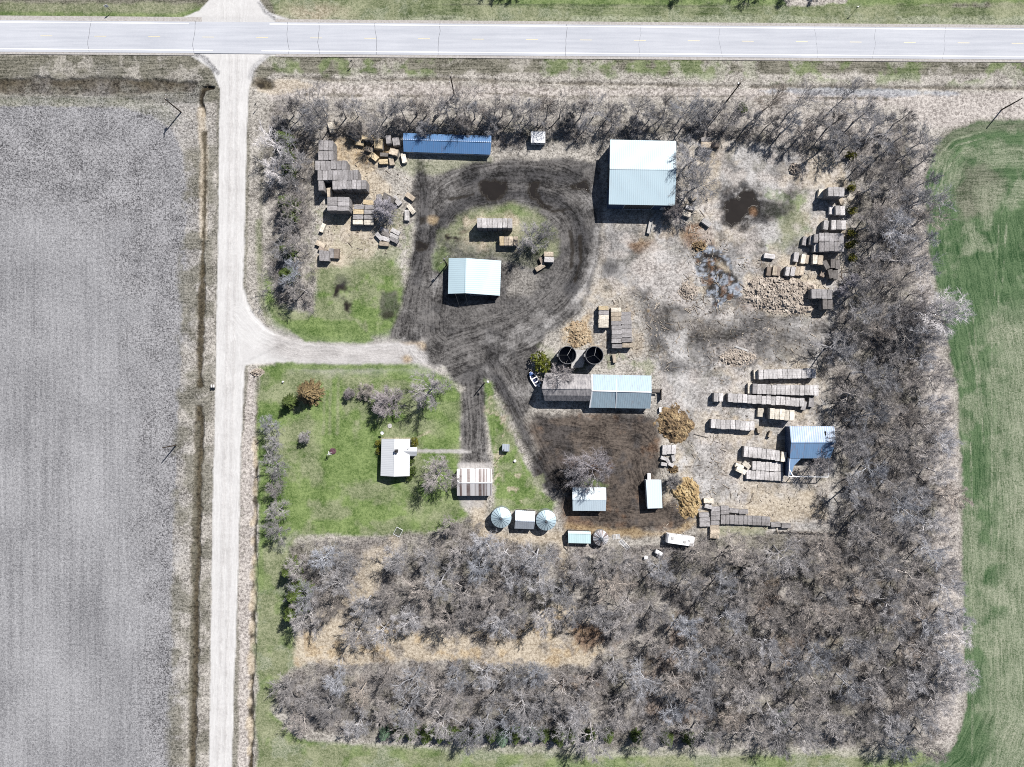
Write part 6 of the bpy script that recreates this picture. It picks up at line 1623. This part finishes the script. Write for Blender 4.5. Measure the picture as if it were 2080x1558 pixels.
def shrub_mesh(seed, R_, h, mat, n=900):
    r = random.Random(seed); T, C = MB(), MB()
    for i in range(14):
        a = r.random() * 6.28; q = R_ * r.uniform(.3, .8)
        T.tube([(0, 0, -.1), (q * .4 * math.cos(a), q * .4 * math.sin(a), h * .45), (q * math.cos(a), q * math.sin(a), h * r.uniform(.6, .9))], [.04, .025, .01], 4)
    lumps = [(Vector((r.uniform(-.5, .5) * R_, r.uniform(-.5, .5) * R_, h * r.uniform(.35, .75))), R_ * r.uniform(.3, .55)) for _ in range(9)]
    for i in range(n):
        c0, lr = r.choice(lumps)
        d = Vector((r.gauss(0, 1), r.gauss(0, 1), r.gauss(0, .8))).normalized()
        c = c0 + d * lr * r.uniform(.6, 1.05); c.z = max(.05, c.z)
        u = (d + Vector((r.gauss(0, .5), r.gauss(0, .5), r.gauss(0, .5) + .3))).normalized() * r.uniform(.16, .32)
        v = u.cross(Vector((r.random(), r.random(), 1))).normalized() * u.length * .35
        C.add([c, c + u * .5 + v, c + u, c + u * .5 - v], [(0, 1, 2, 3)])
    return T.mesh('stem', BK, True), C.mesh('foliage', mat)
CON = {'green': [conifer(i, 8.5, 2.6, LM, 20, 12) for i in (1, 2)], 'golden': [conifer(5, 7.5, 3.0, LG, 20, 14)], 'young': [conifer(i, 4.6, 1.35, LM, 13, 10) for i in (7, 8)], 'blue': [conifer(9, 4.8, 1.5, LB, 13, 10)],
       'cedar': [shrub_mesh(11, 1.5, 2.6, LD), shrub_mesh(12, 1.5, 2.6, LD)], 'green_shrub': [shrub_mesh(13, 1.6, 2.2, LM)]}
def plant(px, py, kind, scale, label, cat, name, group=None, col=(1, 1, 1), zs=1.0, idx_=0):
    ms = CON[kind]; tm, cm = ms[idx_ % len(ms)]
    c = P(px, py); root = thing(name, label, cat, (c.x, c.y, gz(px, py)), trnd.random() * 6.283, group); root.scale = (scale, scale, scale * zs)
    for me in (tm, cm):
        o = bpy.data.objects.new(me.name.split('.')[0], me); COL.objects.link(o); o.parent = root; o.color = tuple(col) + (1,)
g = 'green spruces along the gravel road'
for i, (x, y, s_) in enumerate([(584, 290, .85), (588, 318, .6), (590, 352, .7), (590, 418, .92), (592, 442, .7), (588, 512, .75), (590, 562, .85)]):
    plant(x, y, 'green', s_, 'green spruce, %s from the top beside the gravel road' % ORD[i], 'spruce', 'spruce_tree', g, (1, 1, 1), 1, i)
plant(633, 796, 'golden', 1.05, 'large golden brown spruce on the left lawn', 'spruce', 'spruce_tree'); plant(592, 816, 'green', .72, 'small green spruce touching the golden brown spruce', 'spruce', 'spruce_tree')
for i, (x, y, s_) in enumerate([(598, 1150, .95), (612, 1195, 1.1), (606, 1232, 1.1)]): plant(x, y, 'green', s_, '%s spruce, %s from the top at the left edge of the wood' % ('bright green', ORD[i]), 'spruce', 'spruce_tree', 'spruces at the left edge of the wood', (1.1, 1.1, 1))
g = 'young spruces along the bottom edge of the wood'
EV = [783, 812, 838, 868, 896, 916, 940, 966, 998, 1020, 1046, 1078, 1104, 1134, 1160, 1196, 1232, 1290, 1352, 1396, 1436]
for i, x in enumerate(EV):
    kd = 'blue' if i in (0, 9, 11) else 'young'
    plant(x, 1485 + (x - 780) * .012 + trnd.uniform(-3, 3), kd, trnd.uniform(.95, 1.3), '%s spruce, %s along the bottom woods edge' % ('pale bluish' if kd == 'blue' else 'small green', pos_words(i, len(EV))), 'spruce', 'spruce_tree', g, (.8, .82, .82), 1, i)
plant(1585, 1452, 'young', .9, 'lone dark green spruce in the lower right wood', 'spruce', 'spruce_tree', None, (.7, .9, .8))
for i, (x, y, s_) in enumerate([(1718, 320, .75), (1720, 384, .8), (1720, 430, .8), (1718, 478, .9), (1719, 500, .8), (1722, 525, .8)]):
    plant(x + 5, y, 'cedar', s_, 'olive green cedar, %s from the top behind the east bale stacks' % ORD[i], 'cedar', 'cedar_tree', 'cedars behind the east bale stacks', (.8, .8, .75), 1.2, i)
plant(1096, 737, 'cedar', 1.75, 'broad green cedar left of the silos', 'cedar', 'cedar_tree', None, (.75, .85, .75), .9)
for i, (x, y, k, s_, lb) in enumerate([(770, 897, 'cedar', .55, 'yellow green shrub at the upper left house corner'), (770, 915, 'cedar', .6, 'olive shrub at the left house wall'), (843, 897, 'cedar', .75, 'rounded olive shrub above the house porch'), (842, 955, 'green_shrub', .7, 'dark green shrub right of the house'), (830, 968, 'green_shrub', .7, 'green shrub at the lower right house corner'), (838, 938, 'green_shrub', .55, 'shaded green shrub below the house porch')]):
    plant(x, y, k, s_, lb, 'shrub', 'garden_shrub', 'shrubs around the house', (.95, .95, .8) if k == 'cedar' else (.8, .85, .7), 1, i)
plant(1508, 222, 'green_shrub', .9, 'greenish shrub in the windbreak near the upper pole', 'shrub', 'wild_shrub', None, (.7, .7, .6))

# ------------------------------------------------------------------ brush under the trees (nobody could count it)
m = MB(); r = random.Random(9)
BR = [(WOOD, 3000), (NE + [], 200)]
xs0 = [p[0] for p in WOOD]; ys0 = [p[1] for p in WOOD]
cnt = 0
while cnt < 3600:
    x, y = r.uniform(min(xs0), max(xs0)), r.uniform(min(ys0), max(ys0))
    if not inside(x, y, WOOD) or inside(x, y, CLEAR) or inside(x, y, TORN): continue
    if 640 < x < 840 and 265 < y < 330: continue
    if 810 < x < 1110 and 262 < y < 320: continue
    if 1225 < x < 1385 and 275 < y < 430: continue
    if inside(x, y, [(735, 1110), (785, 1095), (790, 1140), (715, 1275), (640, 1285), (700, 1180)]) and r.random() < .85: continue
    if y > 1472: continue
    if y < 262 and x > 545 and r.random() < .75: continue
    cnt += 1
    c = P(x, y); c.z = gz(x, y)
    hh = r.uniform(.5, 1.9) if r.random() < .6 else r.uniform(1.5, 3.2)
    for k in range(int(5 + hh * 5)):
        d = Vector((r.gauss(0, .45), r.gauss(0, .45), 1)).normalized() * hh * r.uniform(.5, 1.1)
        p0 = c + Vector((r.gauss(0, .25), r.gauss(0, .25), 0)); m.twig(p0, p0 + d, .022)
        for q in range(3):
            s_ = p0 + d * r.uniform(.3, .9); m.twig(s_, s_ + Vector((r.gauss(0, .3), r.gauss(0, .3), r.uniform(.05, .4))) * hh * .5, .015)
o = m.build('brush', BK, None); o.color = (.72, .71, .71, 1)
tag(o, 'leafless brush and saplings between the bare trees', 'brush', None, 'stuff')
print('trees', ntree, 'woods', nw, 'bales', nb)

# ------------------------------------------------------------------ light, sky, camera
w = bpy.data.worlds.new('World'); scene.world = w; w.use_nodes = True
nt = w.node_tree; bg = nt.nodes['Background']
sk = nt.nodes.new('ShaderNodeTexSky'); sk.sky_type = 'NISHITA'; sk.sun_disc = False; sk.sun_elevation = SUN_EL; sk.sun_rotation = SUN_AZ
nt.links.new(sk.outputs[0], bg.inputs[0]); bg.inputs[1].default_value = .05
sl = bpy.data.lights.new('sun', 'SUN'); sl.energy = 5.0; sl.angle = math.radians(.53); sl.color = (1.0, .965, .92)
so = bpy.data.objects.new('sun', sl); COL.objects.link(so)
sd = Vector((math.sin(SUN_AZ) * math.cos(SUN_EL), math.cos(SUN_AZ) * math.cos(SUN_EL), math.sin(SUN_EL)))
so.rotation_euler = (-sd).to_track_quat('-Z', 'Y').to_euler(); so.location = sd * 300
cam = bpy.data.cameras.new('camera'); co = bpy.data.objects.new('camera', cam); COL.objects.link(co)
co.location = (0, 0, H); co.rotation_euler = (0, 0, 0)
cam.sensor_fit = 'HORIZONTAL'; cam.sensor_width = 36; cam.lens = 36 * H / (2080 / S)
cam.clip_start = 1; cam.clip_end = 20000
scene.camera = co
vs_ = scene.view_settings
vs_.view_transform = 'Standard'; vs_.look = 'None'; vs_.gamma = 1; vs_.exposure = .92
scene.cycles.max_bounces = 6; scene.cycles.diffuse_bounces = 1; scene.cycles.filter_width = 1.0; scene.cycles.use_denoising = False; scene.cycles.glossy_bounces = 2
